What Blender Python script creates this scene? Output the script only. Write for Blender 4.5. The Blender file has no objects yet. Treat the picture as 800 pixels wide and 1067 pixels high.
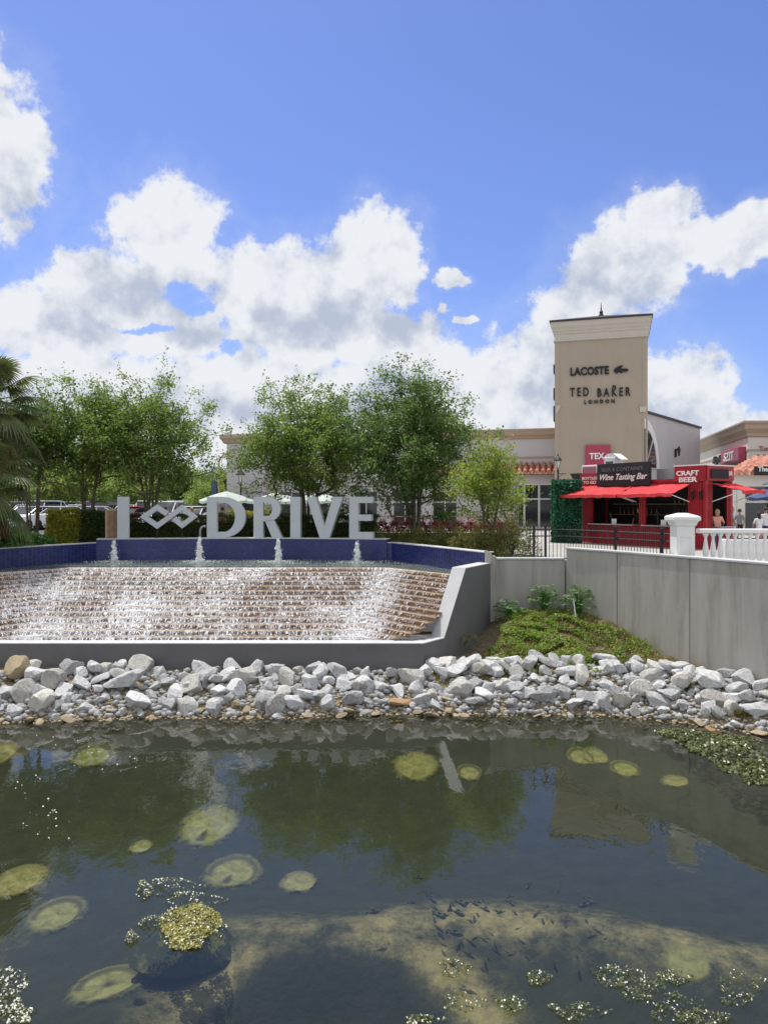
import bpy, math, random
import numpy as np
from mathutils import Matrix, Vector, noise as mnoise
S = bpy.context.scene
COL = S.collection
R = math.radians
rnd = random.Random(7)
CAMZ, F, CX, HY = 5.0, 790.0, 400.0, 525.0

def at(x, D, y=None, z=None):
    """point at photo column x and depth D; row y gives the height unless z is given"""
    return Vector(((x-CX)/F*D, D, CAMZ-(y-HY)/F*D if z is None else z))

# ------------------------------------------------------------------ objects
W = {}
def tag(o, label=None, cat=None, group=None, kind=None):
    if label: o['label'] = label
    if cat: o['category'] = cat
    if group: o['group'] = group
    if kind: o['kind'] = kind
    return o
def thing(name, label, cat, loc=(0,0,0), rz=0.0, group=None):
    o = bpy.data.objects.new(name, None); COL.objects.link(o)
    o.empty_display_size = .2
    o.location = loc; o.rotation_euler = (0,0,rz)
    W[o.name] = Matrix.Translation(Vector(loc)) @ Matrix.Rotation(rz,4,'Z')
    return tag(o, label, cat, group)
def link(name, me, parent=None):
    o = bpy.data.objects.new(name, me); COL.objects.link(o)
    if parent is not None:
        o.parent = parent; W[o.name] = W.get(parent.name, Matrix())
    else: W[o.name] = Matrix()
    return o
def copy_tree(root, loc=None, rz=None, sc=None, label=None, group=None, name=None):
    def rec(o, par):
        c = o.copy(); COL.objects.link(c); c.parent = par
        for ch in o.children: rec(ch, c)
        return c
    c = rec(root, None)
    if loc is not None: c.location = loc
    if rz is not None: c.rotation_euler = (0,0,rz)
    if sc is not None: c.scale = sc if hasattr(sc,'__len__') else (sc,sc,sc)
    if label: c['label'] = label
    if group: c['group'] = group
    return c

class MB:
    """collects shapes in world or local coordinates"""
    def __init__(s): s.v=[]; s.f=[]; s.mi=[]; s.m=0; s.T=Matrix()
    def add(s, vs, fs):
        b=len(s.v)
        for p in vs: s.v.append(tuple(s.T @ Vector(p)))
        for f in fs: s.f.append([i+b for i in f]); s.mi.append(s.m)
    def box(s, x0,x1,y0,y1,z0,z1, bev=0.0):
        if bev<=0:
            s.add([(x0,y0,z0),(x1,y0,z0),(x1,y1,z0),(x0,y1,z0),(x0,y0,z1),(x1,y0,z1),(x1,y1,z1),(x0,y1,z1)],
              [(0,3,2,1),(4,5,6,7),(0,1,5,4),(1,2,6,5),(2,3,7,6),(3,0,4,7)])
        else:
            b=bev
            def ring(i,z): return [(x0+i,y0+b,z),(x0+b,y0+i,z),(x1-b,y0+i,z),(x1-i,y0+b,z),(x1-i,y1-b,z),(x1-b,y1-i,z),(x0+b,y1-i,z),(x0+i,y1-b,z)]
            def inn(z): return [(x0+b,y0+b,z),(x0+b,y0+b,z),(x1-b,y0+b,z),(x1-b,y0+b,z),(x1-b,y1-b,z),(x1-b,y1-b,z),(x0+b,y1-b,z),(x0+b,y1-b,z)]
            s.loft([inn(z0),ring(0,z0+b),ring(0,z1-b),inn(z1)], caps=True)
    def loft(s, rings, closed=True, caps=False):
        n=len(rings[0]); vs=[p for r in rings for p in r]; fs=[]
        for k in range(len(rings)-1):
            for i in range(n if closed else n-1):
                j=(i+1)%n; fs.append((k*n+i,k*n+j,(k+1)*n+j,(k+1)*n+i))
        if caps: fs.append(tuple(range(n-1,-1,-1))); fs.append(tuple(range((len(rings)-1)*n,len(rings)*n)))
        s.add(vs,fs)
    def prism(s, poly, z0, z1):
        """vertical prism, poly counter-clockwise list of xy; z may be callables"""
        a=[(p[0],p[1],z0(p) if callable(z0) else z0) for p in poly]; b=[(p[0],p[1],z1(p) if callable(z1) else z1) for p in poly]
        s.loft([a,b],caps=True)
    def slab(s, poly, d, M=Matrix()):
        """poly in xz plane extruded from y=0 to y=d, then M"""
        o=s.T; s.T=o@M
        n=len(poly)
        a=[(p[0],0,p[1]) for p in poly]; b=[(p[0],d,p[1]) for p in poly]
        s.loft([a,b],caps=True); s.T=o
    def tube(s, pts, rad, n=8, caps=True):
        pts=[Vector(p) for p in pts]; rings=[]
        if not hasattr(rad,'__len__'): rad=[rad]*len(pts)
        up=Vector((0,0,1)); prev=None
        for i,p in enumerate(pts):
            d=(pts[min(i+1,len(pts)-1)]-pts[max(i-1,0)]).normalized()
            if prev is None:
                a=d.cross(up) if abs(d.z)<.95 else d.cross(Vector((0,1,0)))
                a.normalize()
            else:
                a=(prev-d*prev.dot(d)); a.normalize()
            prev=a; b=d.cross(a)
            rings.append([tuple(p+(a*math.cos(t)+b*math.sin(t))*rad[i]) for t in [2*math.pi*k/n for k in range(n)]])
        s.loft(rings,caps=caps)
    def lathe(s, prof, c=(0,0,0), n=16):
        rings=[[(c[0]+r*math.cos(2*math.pi*k/n),c[1]+r*math.sin(2*math.pi*k/n),c[2]+z) for k in range(n)] for r,z in prof]
        s.loft(rings,caps=True)
    def wall(s, line, th, z0, z1):
        """wall along a plan polyline; thickness to the left of travel; z callables of index allowed"""
        L=[Vector((p[0],p[1])) for p in line]; nrm=[]
        for i in range(len(L)):
            d0=(L[i]-L[i-1]).normalized() if i>0 else None
            d1=(L[i+1]-L[i]).normalized() if i<len(L)-1 else None
            d0=d0 or d1; d1=d1 or d0
            n0=Vector((-d0.y,d0.x)); n1=Vector((-d1.y,d1.x)); m=(n0+n1).normalized()
            nrm.append(m/max(.4,m.dot(n0)))
        rings=[]
        for i,p in enumerate(L):
            q=p+nrm[i]*th; a=z0(i) if callable(z0) else z0; b=z1(i) if callable(z1) else z1
            rings.append([(p.x,p.y,a),(p.x,p.y,b),(q.x,q.y,b),(q.x,q.y,a)])
        s.loft(rings,caps=True)
    def build(s, name, mats, parent=None, world=False, smooth=False, bevel=0):
        me=bpy.data.meshes.new(name)
        vs=s.v
        if world and parent is not None:
            inv=W[parent.name].inverted(); vs=[tuple(inv@Vector(p)) for p in vs]
        me.from_pydata(vs,[],s.f)
        if not isinstance(mats,(list,tuple)): mats=[mats]
        for m in mats: me.materials.append(m)
        if len(mats)>1: me.polygons.foreach_set('material_index',s.mi)
        me.update()
        import bmesh
        bm=bmesh.new(); bm.from_mesh(me); bmesh.ops.recalc_face_normals(bm,faces=bm.faces); bm.to_mesh(me); bm.free()
        if smooth: me.polygons.foreach_set('use_smooth',[True]*len(me.polygons))
        o=link(name,me,parent)
        if bevel:
            md=o.modifiers.new('b','BEVEL'); md.width=bevel; md.segments=2; md.limit_method='ANGLE'; md.angle_limit=R(40)
        return o

def np_mesh(name, V, Q, mats, k=4, smooth=False, mi=None):
    V=np.asarray(V,dtype=np.float32); Q=np.asarray(Q,dtype=np.int32)
    me=bpy.data.meshes.new(name)
    me.vertices.add(len(V)); me.vertices.foreach_set('co',V.ravel())
    n=len(Q); me.loops.add(n*k); me.loops.foreach_set('vertex_index',Q.ravel())
    me.polygons.add(n); me.polygons.foreach_set('loop_start',np.arange(0,n*k,k,dtype=np.int32))
    try: me.polygons.foreach_set('loop_total',np.full(n,k,dtype=np.int32))
    except Exception: pass
    if not isinstance(mats,(list,tuple)): mats=[mats]
    for m in mats: me.materials.append(m)
    if mi is not None: me.polygons.foreach_set('material_index',np.asarray(mi,dtype=np.int32))
    if smooth: me.polygons.foreach_set('use_smooth',np.ones(n,dtype=bool))
    me.update(calc_edges=True); me.validate()
    return me

def leaves_np(C, L, Wd, rng, up=.6, fold=.0, dirs=None):
    """one folded diamond leaf per centre -> (verts, quads)"""
    n=len(C)
    nr=rng.normal(size=(n,3)); nr[:,2]=np.abs(nr[:,2])+up; nr/=np.linalg.norm(nr,axis=1)[:,None]
    t=rng.normal(size=(n,3)) if dirs is None else dirs+rng.normal(size=(n,3))*.3
    t-=nr*(t*nr).sum(1)[:,None]; t/=np.linalg.norm(t,axis=1)[:,None]+1e-9
    b=np.cross(nr,t)
    L=(L*rng.uniform(.7,1.3,n))[:,None]; w=(Wd*rng.uniform(.7,1.3,n))[:,None]
    V=np.empty((n,4,3))
    V[:,0]=C-t*L*.5; V[:,1]=C+b*w*.5+nr*w*.12; V[:,2]=C+t*L*.5-nr*L*.08; V[:,3]=C-b*w*.5+nr*w*.12
    Q=np.arange(n*4).reshape(n,4)
    return V.reshape(-1,3),Q

# ------------------------------------------------------------------ materials
MATS={}
def nodes(m):
    m.use_nodes=True; nt=m.node_tree; nt.nodes.clear(); return nt
def N(nt,t,**k):
    n=nt.nodes.new(t)
    for a,b in k.items():
        if a=='inp':
            for i,v in b.items():
                if isinstance(v,bpy.types.NodeSocket): nt.links.new(v,n.inputs[i])
                else: n.inputs[i].default_value=v
        else: setattr(n,a,b)
    return n
def c4(c): return (c[0],c[1],c[2],1.0)
def pm(name, base, rough=.7, var=.12, scale=2.0, bump=0.0, bscale=20.0, metal=0.0, spec=.5, dark=None, dscale=.8, damt=.0, stretch=None, rand=0.0, detail=6, coat=0.0, emis=None):
    """procedural principled material: base colour with noise variation, optional stain colour, bump"""
    m=bpy.data.materials.new(name); nt=nodes(m)
    out=N(nt,'ShaderNodeOutputMaterial'); p=N(nt,'ShaderNodeBsdfPrincipled')
    tc=N(nt,'ShaderNodeTexCoord'); vec=tc.outputs['Object']
    if stretch:
        mp=N(nt,'ShaderNodeMapping',inp={'Vector':vec,'Scale':stretch}); vec=mp.outputs[0]
    n1=N(nt,'ShaderNodeTexNoise',inp={'Vector':vec,'Scale':scale,'Detail':detail,'Roughness':.6})
    lo=tuple(max(0,c*(1-var)) for c in base); hi=tuple(min(1,c*(1+var)) for c in base)
    mr=N(nt,'ShaderNodeMapRange',inp={0:n1.outputs['Fac'],1:.3,2:.7})
    mx=N(nt,'ShaderNodeMix',data_type='RGBA',inp={0:mr.outputs[0],6:c4(lo),7:c4(hi)})
    col=mx.outputs[2]
    if dark is not None:
        n2=N(nt,'ShaderNodeTexNoise',inp={'Vector':vec,'Scale':dscale,'Detail':8,'Roughness':.65})
        m2=N(nt,'ShaderNodeMapRange',inp={0:n2.outputs['Fac'],1:.5,2:.72,4:damt})
        mx2=N(nt,'ShaderNodeMix',data_type='RGBA',inp={0:m2.outputs[0],6:col,7:c4(dark)}); col=mx2.outputs[2]
    if rand>0:
        oi=N(nt,'ShaderNodeObjectInfo')
        m3=N(nt,'ShaderNodeMapRange',inp={0:oi.outputs['Random'],3:1-rand,4:1+rand*.6})
        vm=N(nt,'ShaderNodeVectorMath',operation='SCALE'); nt.links.new(col,vm.inputs[0]); nt.links.new(m3.outputs[0],vm.inputs['Scale']); col=vm.outputs[0]
    nt.links.new(col,p.inputs['Base Color'])
    rr=N(nt,'ShaderNodeMapRange',inp={0:n1.outputs['Fac'],3:max(0,rough-.08),4:min(1,rough+.08)})
    nt.links.new(rr.outputs[0],p.inputs['Roughness'])
    p.inputs['Metallic'].default_value=metal; p.inputs['Specular IOR Level'].default_value=spec
    p.inputs['Coat Weight'].default_value=coat
    if bump>0:
        nb=N(nt,'ShaderNodeTexNoise',inp={'Vector':tc.outputs['Object'],'Scale':bscale,'Detail':8,'Roughness':.65})
        bp=N(nt,'ShaderNodeBump',inp={'Height':nb.outputs['Fac'],'Distance':bump,'Strength':1.0}); nt.links.new(bp.outputs[0],p.inputs['Normal'])
    if emis:
        p.inputs['Emission Color'].default_value=c4(emis[:3]); p.inputs['Emission Strength'].default_value=emis[3]
    nt.links.new(p.outputs[0],out.inputs[0])
    return m
def leafm(name, c1, c2, trans=.45, rough=.5, third=None, rnd_obj=.0):
    """leaf material: colour per leaf, light passes through"""
    m=bpy.data.materials.new(name); nt=nodes(m)
    out=N(nt,'ShaderNodeOutputMaterial')
    g=N(nt,'ShaderNodeNewGeometry'); tc=N(nt,'ShaderNodeTexCoord')
    n1=N(nt,'ShaderNodeTexNoise',inp={'Vector':tc.outputs['Object'],'Scale':1.3,'Detail':3})
    ad=N(nt,'ShaderNodeMath',operation='MULTIPLY_ADD',inp={0:n1.outputs['Fac'],1:1.4,2:-.35})
    ad2=N(nt,'ShaderNodeMath',operation='MULTIPLY_ADD',inp={0:g.outputs['Random Per Island'],1:.7,2:-.35})
    a3=N(nt,'ShaderNodeMath',operation='ADD',use_clamp=True,inp={0:ad.outputs[0],1:ad2.outputs[0]})
    mx=N(nt,'ShaderNodeMix',data_type='RGBA',inp={0:a3.outputs[0],6:c4(c1),7:c4(c2)}); col=mx.outputs[2]
    if third:
        lt=N(nt,'ShaderNodeMath',operation='LESS_THAN',inp={0:g.outputs['Random Per Island'],1:third[3]})
        m3=N(nt,'ShaderNodeMix',data_type='RGBA',inp={0:lt.outputs[0],6:col,7:c4(third)}); col=m3.outputs[2]
    p=N(nt,'ShaderNodeBsdfPrincipled',inp={'Base Color':col,'Roughness':rough,'Specular IOR Level':.35})
    t=N(nt,'ShaderNodeBsdfTranslucent')
    hs=N(nt,'ShaderNodeHueSaturation',inp={'Hue':.49,'Saturation':1.1,'Value':1.5,'Color':col}); nt.links.new(hs.outputs[0],t.inputs[0])
    ms=N(nt,'ShaderNodeMixShader',inp={0:trans,1:p.outputs[0],2:t.outputs[0]})
    nt.links.new(ms.outputs[0],out.inputs[0]); return m

M={}
M['concrete']=pm('raw_concrete',(.42,.40,.365),.85,.11,1.3,.004,30,dark=(.24,.22,.19),dscale=1.1,damt=.75,stretch=(2.4,2.4,.34))
M['coping']=pm('pale_coping',(.55,.55,.56),.7,.08,1.5,.001,40,dark=(.4,.39,.38),dscale=2,damt=.4)
M['greywall']=pm('grey_painted_render',(.135,.132,.138),.75,.08,.9,.002,40,dark=(.10,.10,.10),dscale=1.3,damt=.6)
M['white']=pm('white_painted_masonry',(.8,.8,.79),.6,.05,3,.001,40,dark=(.62,.61,.58),dscale=3,damt=.4)
M['letter']=pm('grey_letter_paint',(.54,.575,.61),.42,.05,2,0,metal=.0,spec=.5)
M['black']=pm('black_powder_coat',(.012,.012,.014),.4,.2,5)
M['blackmatte']=pm('black_matte',(.02,.02,.024),.8,.3,3)
M['red']=pm('red_container_paint',(.36,.012,.022),.45,.18,1.5,.001,30,dark=(.17,.01,.015),dscale=2.2,damt=.5)
M['redcloth']=pm('red_awning_canvas',(.56,.028,.035),.8,.14,2,.001,60,dark=(.66,.16,.14),dscale=3,damt=.4)
M['step']=pm('wet_brown_stone',(.21,.125,.07),.35,.35,6,.004,30,dark=(.07,.045,.03),dscale=3,damt=.8)
M['nosing']=pm('tan_stone_nosing',(.50,.345,.21),.4,.25,5,.002,40,dark=(.3,.18,.1),dscale=5,damt=.6)
M['tan']=pm('tan_stucco',(.42,.35,.275),.9,.06,.8,.003,40,dark=(.34,.275,.20),dscale=.9,damt=.35,stretch=(1.0,1.0,.35))
M['cream']=pm('cream_moulding',(.56,.51,.44),.8,.05,1.5)
M['lilac']=pm('pale_grey_stucco',(.56,.53,.54),.9,.04,.6,.002,40,dark=(.47,.45,.46),dscale=.4,damt=.4)
M['pale']=pm('pale_cream_stucco',(.66,.63,.58),.9,.04,.6,.002,40,dark=(.55,.52,.47),dscale=.4,damt=.4)
M['brown']=pm('brown_cornice',(.46,.34,.25),.85,.08,1,dark=(.26,.17,.11),dscale=1,damt=.4)
M['roofdark']=pm('dark_roof_slate',(.05,.04,.045),.7,.3,6,.01,14)
M['tile']=pm('terracotta_tile',(.46,.18,.12),.75,.45,3,.004,20,dark=(.68,.52,.42),dscale=2.2,damt=.9)
M['glass']=pm('dark_shop_glass',(.02,.025,.03),.08,.3,1,spec=.8)
M['mullion']=pm('white_window_frame',(.62,.61,.6),.5,.05,4)
M['bark']=pm('smooth_bark',(.13,.10,.075),.85,.3,7,.006,18,dark=(.25,.2,.15),dscale=5,damt=.6)
M['palmbark']=pm('palm_trunk_fibre',(.16,.12,.085),.95,.35,10,.02,12,dark=(.06,.045,.03),dscale=8,damt=.8)
M['twig']=pm('hedge_twigs',(.07,.055,.035),.9,.3,12)
M['rock']=pm('pale_limestone',(.58,.58,.58),.9,.26,3.4,.03,9,dark=(.20,.20,.205),dscale=4.2,damt=.9,rand=.34)
M['rockwarm']=pm('warm_limestone',(.56,.545,.505),.9,.26,3.4,.03,9,dark=(.22,.19,.15),dscale=4,damt=.85,rand=.3)
M['tanrock']=pm('tan_limestone',(.42,.34,.22),.9,.25,3,.02,9,dark=(.25,.18,.1),dscale=3,damt=.8,rand=.25)
M['orangerock']=pm('orange_brown_stone',(.36,.22,.11),.85,.3,3,.015,8,dark=(.14,.09,.05),dscale=3,damt=.8,rand=.15)
M['paving']=pm('pale_paving',(.42,.40,.37),.85,.08,.5,.002,20,dark=(.3,.28,.26),dscale=.4,damt=.5)
M['asphalt']=pm('asphalt',(.10,.10,.10),.9,.2,.4,.004,30)
M['linepaint']=pm('white_line_paint',(.7,.7,.68),.7,.1,3)
M['bluetile_g']=None
M['skin']=pm('skin',(.45,.26,.18),.55,.08,8)
M['hairdark']=pm('dark_hair',(.03,.02,.015),.6,.3,20)
M['hairfair']=pm('fair_hair',(.35,.25,.15),.6,.3,20)
for nm,c in dict(cl_white=(.75,.76,.78),cl_blue=(.30,.42,.50),cl_pink=(.62,.12,.25),cl_navy=(.03,.04,.10),cl_black=(.02,.02,.02),cl_red=(.5,.06,.06),cl_coral=(.7,.35,.28),cl_grey=(.25,.25,.27),cl_denim=(.08,.12,.2)).items():
    M[nm]=pm(nm,c,.85,.12,12,.002,60)
M['foam']=pm('white_water_foam',(.82,.83,.85),.5,.06,20)
M['crape']=leafm('crape_myrtle_leaf',(.07,.14,.035),(.29,.37,.09),.5)
M['crape_dark']=leafm('deep_green_leaf',(.06,.125,.04),(.23,.32,.09),.48)
M['lime']=leafm('yellow_green_leaf',(.13,.20,.04),(.34,.42,.09),.5)
M['hedgeleaf']=leafm('hedge_leaf',(.24,.26,.04),(.70,.62,.12),.45)
M['darkhedge']=leafm('dark_hedge_leaf',(.045,.08,.02),(.13,.17,.045),.35)
M['shrubleaf']=leafm('olive_shrub_leaf',(.09,.12,.03),(.28,.29,.09),.4,third=(.30,.22,.10,.15))
M['broadleaf']=leafm('broad_green_leaf',(.08,.19,.05),(.22,.38,.11),.4)
M['redleaf']=leafm('red_flower',(.22,.01,.03),(.55,.03,.07),.3,third=(.05,.09,.03,.3))
M['ivy']=leafm('artificial_ivy_leaf',(.02,.11,.06),(.07,.22,.12),.2)
M['palmleaf']=leafm('palm_frond',(.07,.10,.035),(.16,.19,.07),.25)
M['palmdead']=leafm('dry_palm_frond',(.20,.14,.07),(.32,.24,.13),.25)
M['farleaf']=leafm('far_tree_leaf',(.16,.24,.06),(.36,.44,.13),.45)
M['fargreen']=leafm('distant_tree_leaf',(.10,.16,.05),(.22,.29,.10),.45)
M['groundcover']=leafm('ground_cover_leaf',(.08,.18,.03),(.30,.42,.08),.4,third=(.36,.29,.14,.22))
M['drygrass']=leafm('dry_grass',(.20,.14,.05),(.36,.28,.12),.3,third=(.12,.18,.04,.25))
M['umbwhite']=leafm('pale_umbrella_canvas',(.62,.70,.64),(.70,.76,.70),.35)
M['umbblue']=pm('navy_umbrella_canvas',(.05,.08,.20),.8,.15,3)
M['hubcap']=pm('bare_metal',(.5,.5,.52),.3,.1,5,metal=.9)
M['rubber']=pm('tyre_rubber',(.02,.02,.02),.85,.2,9)
M['carglass']=pm('car_glass',(.015,.02,.025),.06,.2,2,spec=.9)
M['lamp_glass']=pm('frosted_lamp_glass',(.7,.68,.6),.3,.05,4)
M['wood']=pm('weathered_brown_board',(.30,.19,.12),.7,.25,5,.002,20,dark=(.13,.08,.05),dscale=4,damt=.7)
M['pinksign']=pm('pink_red_sign',(.42,.05,.10),.5,.25,6)
M['signwhite']=pm('white_lettering',(.82,.82,.80),.5,.03,6)
M['mauve']=pm('mauve_sign_face',(.42,.14,.20),.5,.15,4)
M['steelgrey']=pm('galvanised_steel',(.42,.43,.45),.4,.12,4,metal=.6)
M['bottle']=pm('amber_bottle_glass',(.25,.12,.04),.1,.4,9,spec=.8)
M['fish']=pm('dark_fish_skin',(.07,.075,.055),.5,.3,8)
M['nest']=pm('pale_nest_sand',(.50,.50,.22),.95,.16,3.5,.004,20,dark=(.30,.28,.15),dscale=3.5,damt=.6)
M['nestdark']=pm('brown_nest_silt',(.16,.13,.08),.95,.3,6)
M['algae']=leafm('floating_algae',(.07,.09,.03),(.22,.24,.10),.2)
M['algaey']=leafm('yellow_algae',(.22,.22,.05),(.50,.46,.16),.2)
M['algaewhite']=pm('pale_dry_algae',(.70,.70,.58),.5,.15,9)

def blue_tile():
    m=bpy.data.materials.new('blue_mosaic_tile'); nt=nodes(m)
    out=N(nt,'ShaderNodeOutputMaterial'); p=N(nt,'ShaderNodeBsdfPrincipled',inp={'Roughness':.25})
    tc=N(nt,'ShaderNodeTexCoord')
    sx=N(nt,'ShaderNodeSeparateXYZ',inp={0:tc.outputs['Object']})
    cb=N(nt,'ShaderNodeCombineXYZ',inp={0:sx.outputs[0],1:sx.outputs[2],2:0.0})
    br=N(nt,'ShaderNodeTexBrick',offset=0.0,inp={'Vector':cb.outputs[0],'Color1':(.012,.018,.12,1),'Color2':(.028,.038,.20,1),'Mortar':(.06,.065,.11,1),'Scale':1.0,'Mortar Size':.004,'Brick Width':.075,'Row Height':.075,'Bias':-.1})
    nz=N(nt,'ShaderNodeTexNoise',inp={'Vector':cb.outputs[0],'Scale':.6,'Detail':5})
    mr=N(nt,'ShaderNodeMapRange',inp={0:nz.outputs['Fac'],1:.3,2:.7,3:.75,4:1.25})
    vm=N(nt,'ShaderNodeVectorMath',operation='SCALE',inp={0:br.outputs['Color']}); nt.links.new(mr.outputs[0],vm.inputs['Scale'])
    nt.links.new(vm.outputs[0],p.inputs['Base Color']); nt.links.new(p.outputs[0],out.inputs[0]); return m
M['bluetile']=blue_tile()

def water_mat(name, tint, murk, murk_amt, bumpd, scl, rough=.015, extra=None):
    m=bpy.data.materials.new(name); nt=nodes(m)
    out=N(nt,'ShaderNodeOutputMaterial'); tc=N(nt,'ShaderNodeTexCoord')
    mp=N(nt,'ShaderNodeMapping',inp={'Vector':tc.outputs['Object'],'Scale':(1,.7,1)})
    n1=N(nt,'ShaderNodeTexNoise',inp={'Vector':mp.outputs[0],'Scale':scl,'Detail':3,'Roughness':.5,'Distortion':.6})
    n2=N(nt,'ShaderNodeTexNoise',inp={'Vector':mp.outputs[0],'Scale':.35,'Detail':2})
    gate=N(nt,'ShaderNodeMapRange',inp={0:n2.outputs['Fac'],1:.35,2:.7,3:.25,4:1.3})
    if extra:   # ripples run stronger where water pours in on the left
        sp=N(nt,'ShaderNodeSeparateXYZ',inp={0:tc.outputs['Object']})
        ex=N(nt,'ShaderNodeMapRange',interpolation_type='SMOOTHSTEP',inp={0:sp.outputs[0],1:extra[0],2:extra[1],3:extra[2],4:0.0})
        ad=N(nt,'ShaderNodeMath',operation='ADD',inp={0:gate.outputs[0],1:ex.outputs[0]}); g=ad.outputs[0]
    else: g=gate.outputs[0]
    mu=N(nt,'ShaderNodeMath',operation='MULTIPLY',inp={0:n1.outputs['Fac'],1:g})
    bp=N(nt,'ShaderNodeBump',inp={'Height':mu.outputs[0],'Distance':bumpd,'Strength':1.0})
    fr=N(nt,'ShaderNodeFresnel',inp={'IOR':1.40,'Normal':bp.outputs[0]})
    gl=N(nt,'ShaderNodeBsdfGlossy',inp={'Roughness':rough,'Normal':bp.outputs[0],'Color':(1,1,1,1)})
    tr=N(nt,'ShaderNodeBsdfTransparent',inp={'Color':c4(tint)})
    df=N(nt,'ShaderNodeBsdfDiffuse',inp={'Color':c4(murk)})
    m1=N(nt,'ShaderNodeMixShader',inp={0:murk_amt,1:tr.outputs[0],2:df.outputs[0]})
    m2=N(nt,'ShaderNodeMixShader',inp={0:fr.outputs[0],1:m1.outputs[0],2:gl.outputs[0]})
    nt.links.new(m2.outputs[0],out.inputs[0]); return m
M['pond']=water_mat('pond_water',(.90,.91,.78),(.024,.034,.024),.26,.006,2.4,extra=(-15,-9,2.6))
M['pool']=water_mat('pool_water',(.8,.85,.8),(.36,.42,.36),.40,.10,5.0,rough=.05)
# ------------------------------------------------------------------ sky, sun, camera
SUN_EL, SUN_AZ = 68.0, -38.0        # azimuth measured from +Y towards +X
def build_world():
    w=bpy.data.worlds.new("World"); S.world=w; w.use_nodes=True; nt=w.node_tree; nt.nodes.clear()
    out=N(nt,'ShaderNodeOutputWorld'); bg=N(nt,'ShaderNodeBackground'); bg.inputs['Strength'].default_value=.10
    sky=N(nt,'ShaderNodeTexSky',sky_type='NISHITA'); sky.sun_disc=False
    sky.sun_elevation=R(SUN_EL); sky.sun_rotation=R(SUN_AZ); sky.altitude=0; sky.air_density=1.0; sky.dust_density=.6; sky.ozone_density=2.5
    tc=N(nt,'ShaderNodeTexCoord'); d=tc.outputs['Generated']
    sp=N(nt,'ShaderNodeSeparateXYZ',inp={0:d})
    az=N(nt,'ShaderNodeMath',operation='ARCTAN2',inp={0:sp.outputs[0],1:sp.outputs[1]})
    el=N(nt,'ShaderNodeMath',operation='ARCSINE',inp={0:sp.outputs[2]})
    K=100.0
    def nz(vec,sc,det,rough=.55):
        return N(nt,'ShaderNodeTexNoise',inp={'Vector':vec,'Scale':sc,'Detail':det,'Roughness':rough})
    cb=N(nt,'ShaderNodeCombineXYZ',inp={0:az.outputs[0],1:el.outputs[0],2:0.0})
    # (x, y, rx, ry) in photo pixels turned into directions
    blobs=[(-10,160,58,78),
     (170,238,62,54),(105,300,66,44),(30,335,66,34),(190,300,50,48),
     (285,312,88,58),(150,345,110,34),(360,350,120,34),(362,300,60,50),(378,262,34,50),(415,272,34,46),
     (60,440,190,90),(270,440,160,92),(430,430,130,90),(560,420,80,86),
     (474,290,19,9),(486,331,12,6),(463,322,7,7),
     (684,222,36,26),(650,278,64,56),(735,258,70,26),(795,240,40,24),(590,350,44,60),
     (706,408,52,46),(700,470,110,60),(790,462,50,34)]
    shades=[(150,300,50,22),(50,345,70,14),(320,338,80,20),(405,330,44,24),(210,352,50,12),(60,415,90,16),(230,425,70,18),(430,410,70,18),(24,215,26,34),(640,305,60,26),(560,400,44,26),(705,438,60,16),(340,385,40,10)]
    holes=[(190,306,24,10),(205,318,14,8),(240,363,14,8),(150,344,18,4)]
    # domain warp
    wn=nz(d,9.0,4,.6); 
    wv=N(nt,'ShaderNodeVectorMath',operation='SUBTRACT',inp={0:wn.outputs['Color'],1:(.5,.5,.5)})
    wv2=N(nt,'ShaderNodeVectorMath',operation='MULTIPLY',inp={0:wv.outputs[0],1:(.062,.05,0)})
    wn3=nz(d,30.0,4,.65)
    wv3=N(nt,'ShaderNodeVectorMath',operation='SUBTRACT',inp={0:wn3.outputs['Color'],1:(.5,.5,.5)})
    wv4=N(nt,'ShaderNodeVectorMath',operation='MULTIPLY_ADD',inp={0:wv3.outputs[0],1:(.030,.026,0),2:wv2.outputs[0]})
    p0=N(nt,'ShaderNodeVectorMath',operation='ADD',inp={0:cb.outputs[0],1:wv4.outputs[0]})
    def dirc(x,y):
        u=(x-CX)/F; v=(HY-y)/F; a=math.atan(u); return a, math.atan(v*math.cos(a))
    def field(vec, bl, k=.15):
        cur=None
        for (x,y,rx,ry) in bl:
            a,e=dirc(x,y); ra=rx/F; re=ry/F
            m=N(nt,'ShaderNodeVectorMath',operation='MULTIPLY_ADD',inp={0:vec,1:(1/ra,1/re,0),2:(-a/ra,-e/re,0)})
            l=N(nt,'ShaderNodeVectorMath',operation='LENGTH',inp={0:m.outputs[0]})
            cur=l.outputs['Value'] if cur is None else N(nt,'ShaderNodeMath',operation='SMOOTH_MIN',inp={0:cur,1:l.outputs['Value'],2:k}).outputs[0]
        return cur
    f0=field(p0.outputs[0],blobs); h0=field(p0.outputs[0],holes,.01)
    f1=N(nt,'ShaderNodeMath',operation='SUBTRACT',inp={0:1.0,1:f0})
    h1=N(nt,'ShaderNodeMath',operation='MULTIPLY_ADD',inp={0:h0,1:.5,2:-.42})
    base=N(nt,'ShaderNodeMath',operation='MINIMUM',inp={0:f1.outputs[0],1:h1.outputs[0]}).outputs[0]
    g0=field(p0.outputs[0],shades,.4)
    base1=N(nt,'ShaderNodeMapRange',inp={0:g0,1:.2,2:1.5,3:1.0,4:0.0}).outputs[0]
    # unseen clouds beside and behind the view, thickened to whiten the ambient light
    aa=N(nt,'ShaderNodeMath',operation='ABSOLUTE',inp={0:az.outputs[0]})
    om=N(nt,'ShaderNodeMapRange',inp={0:aa.outputs[0],1:.50,2:.62})
    gn=nz(d,2.2,5,.6)
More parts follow.
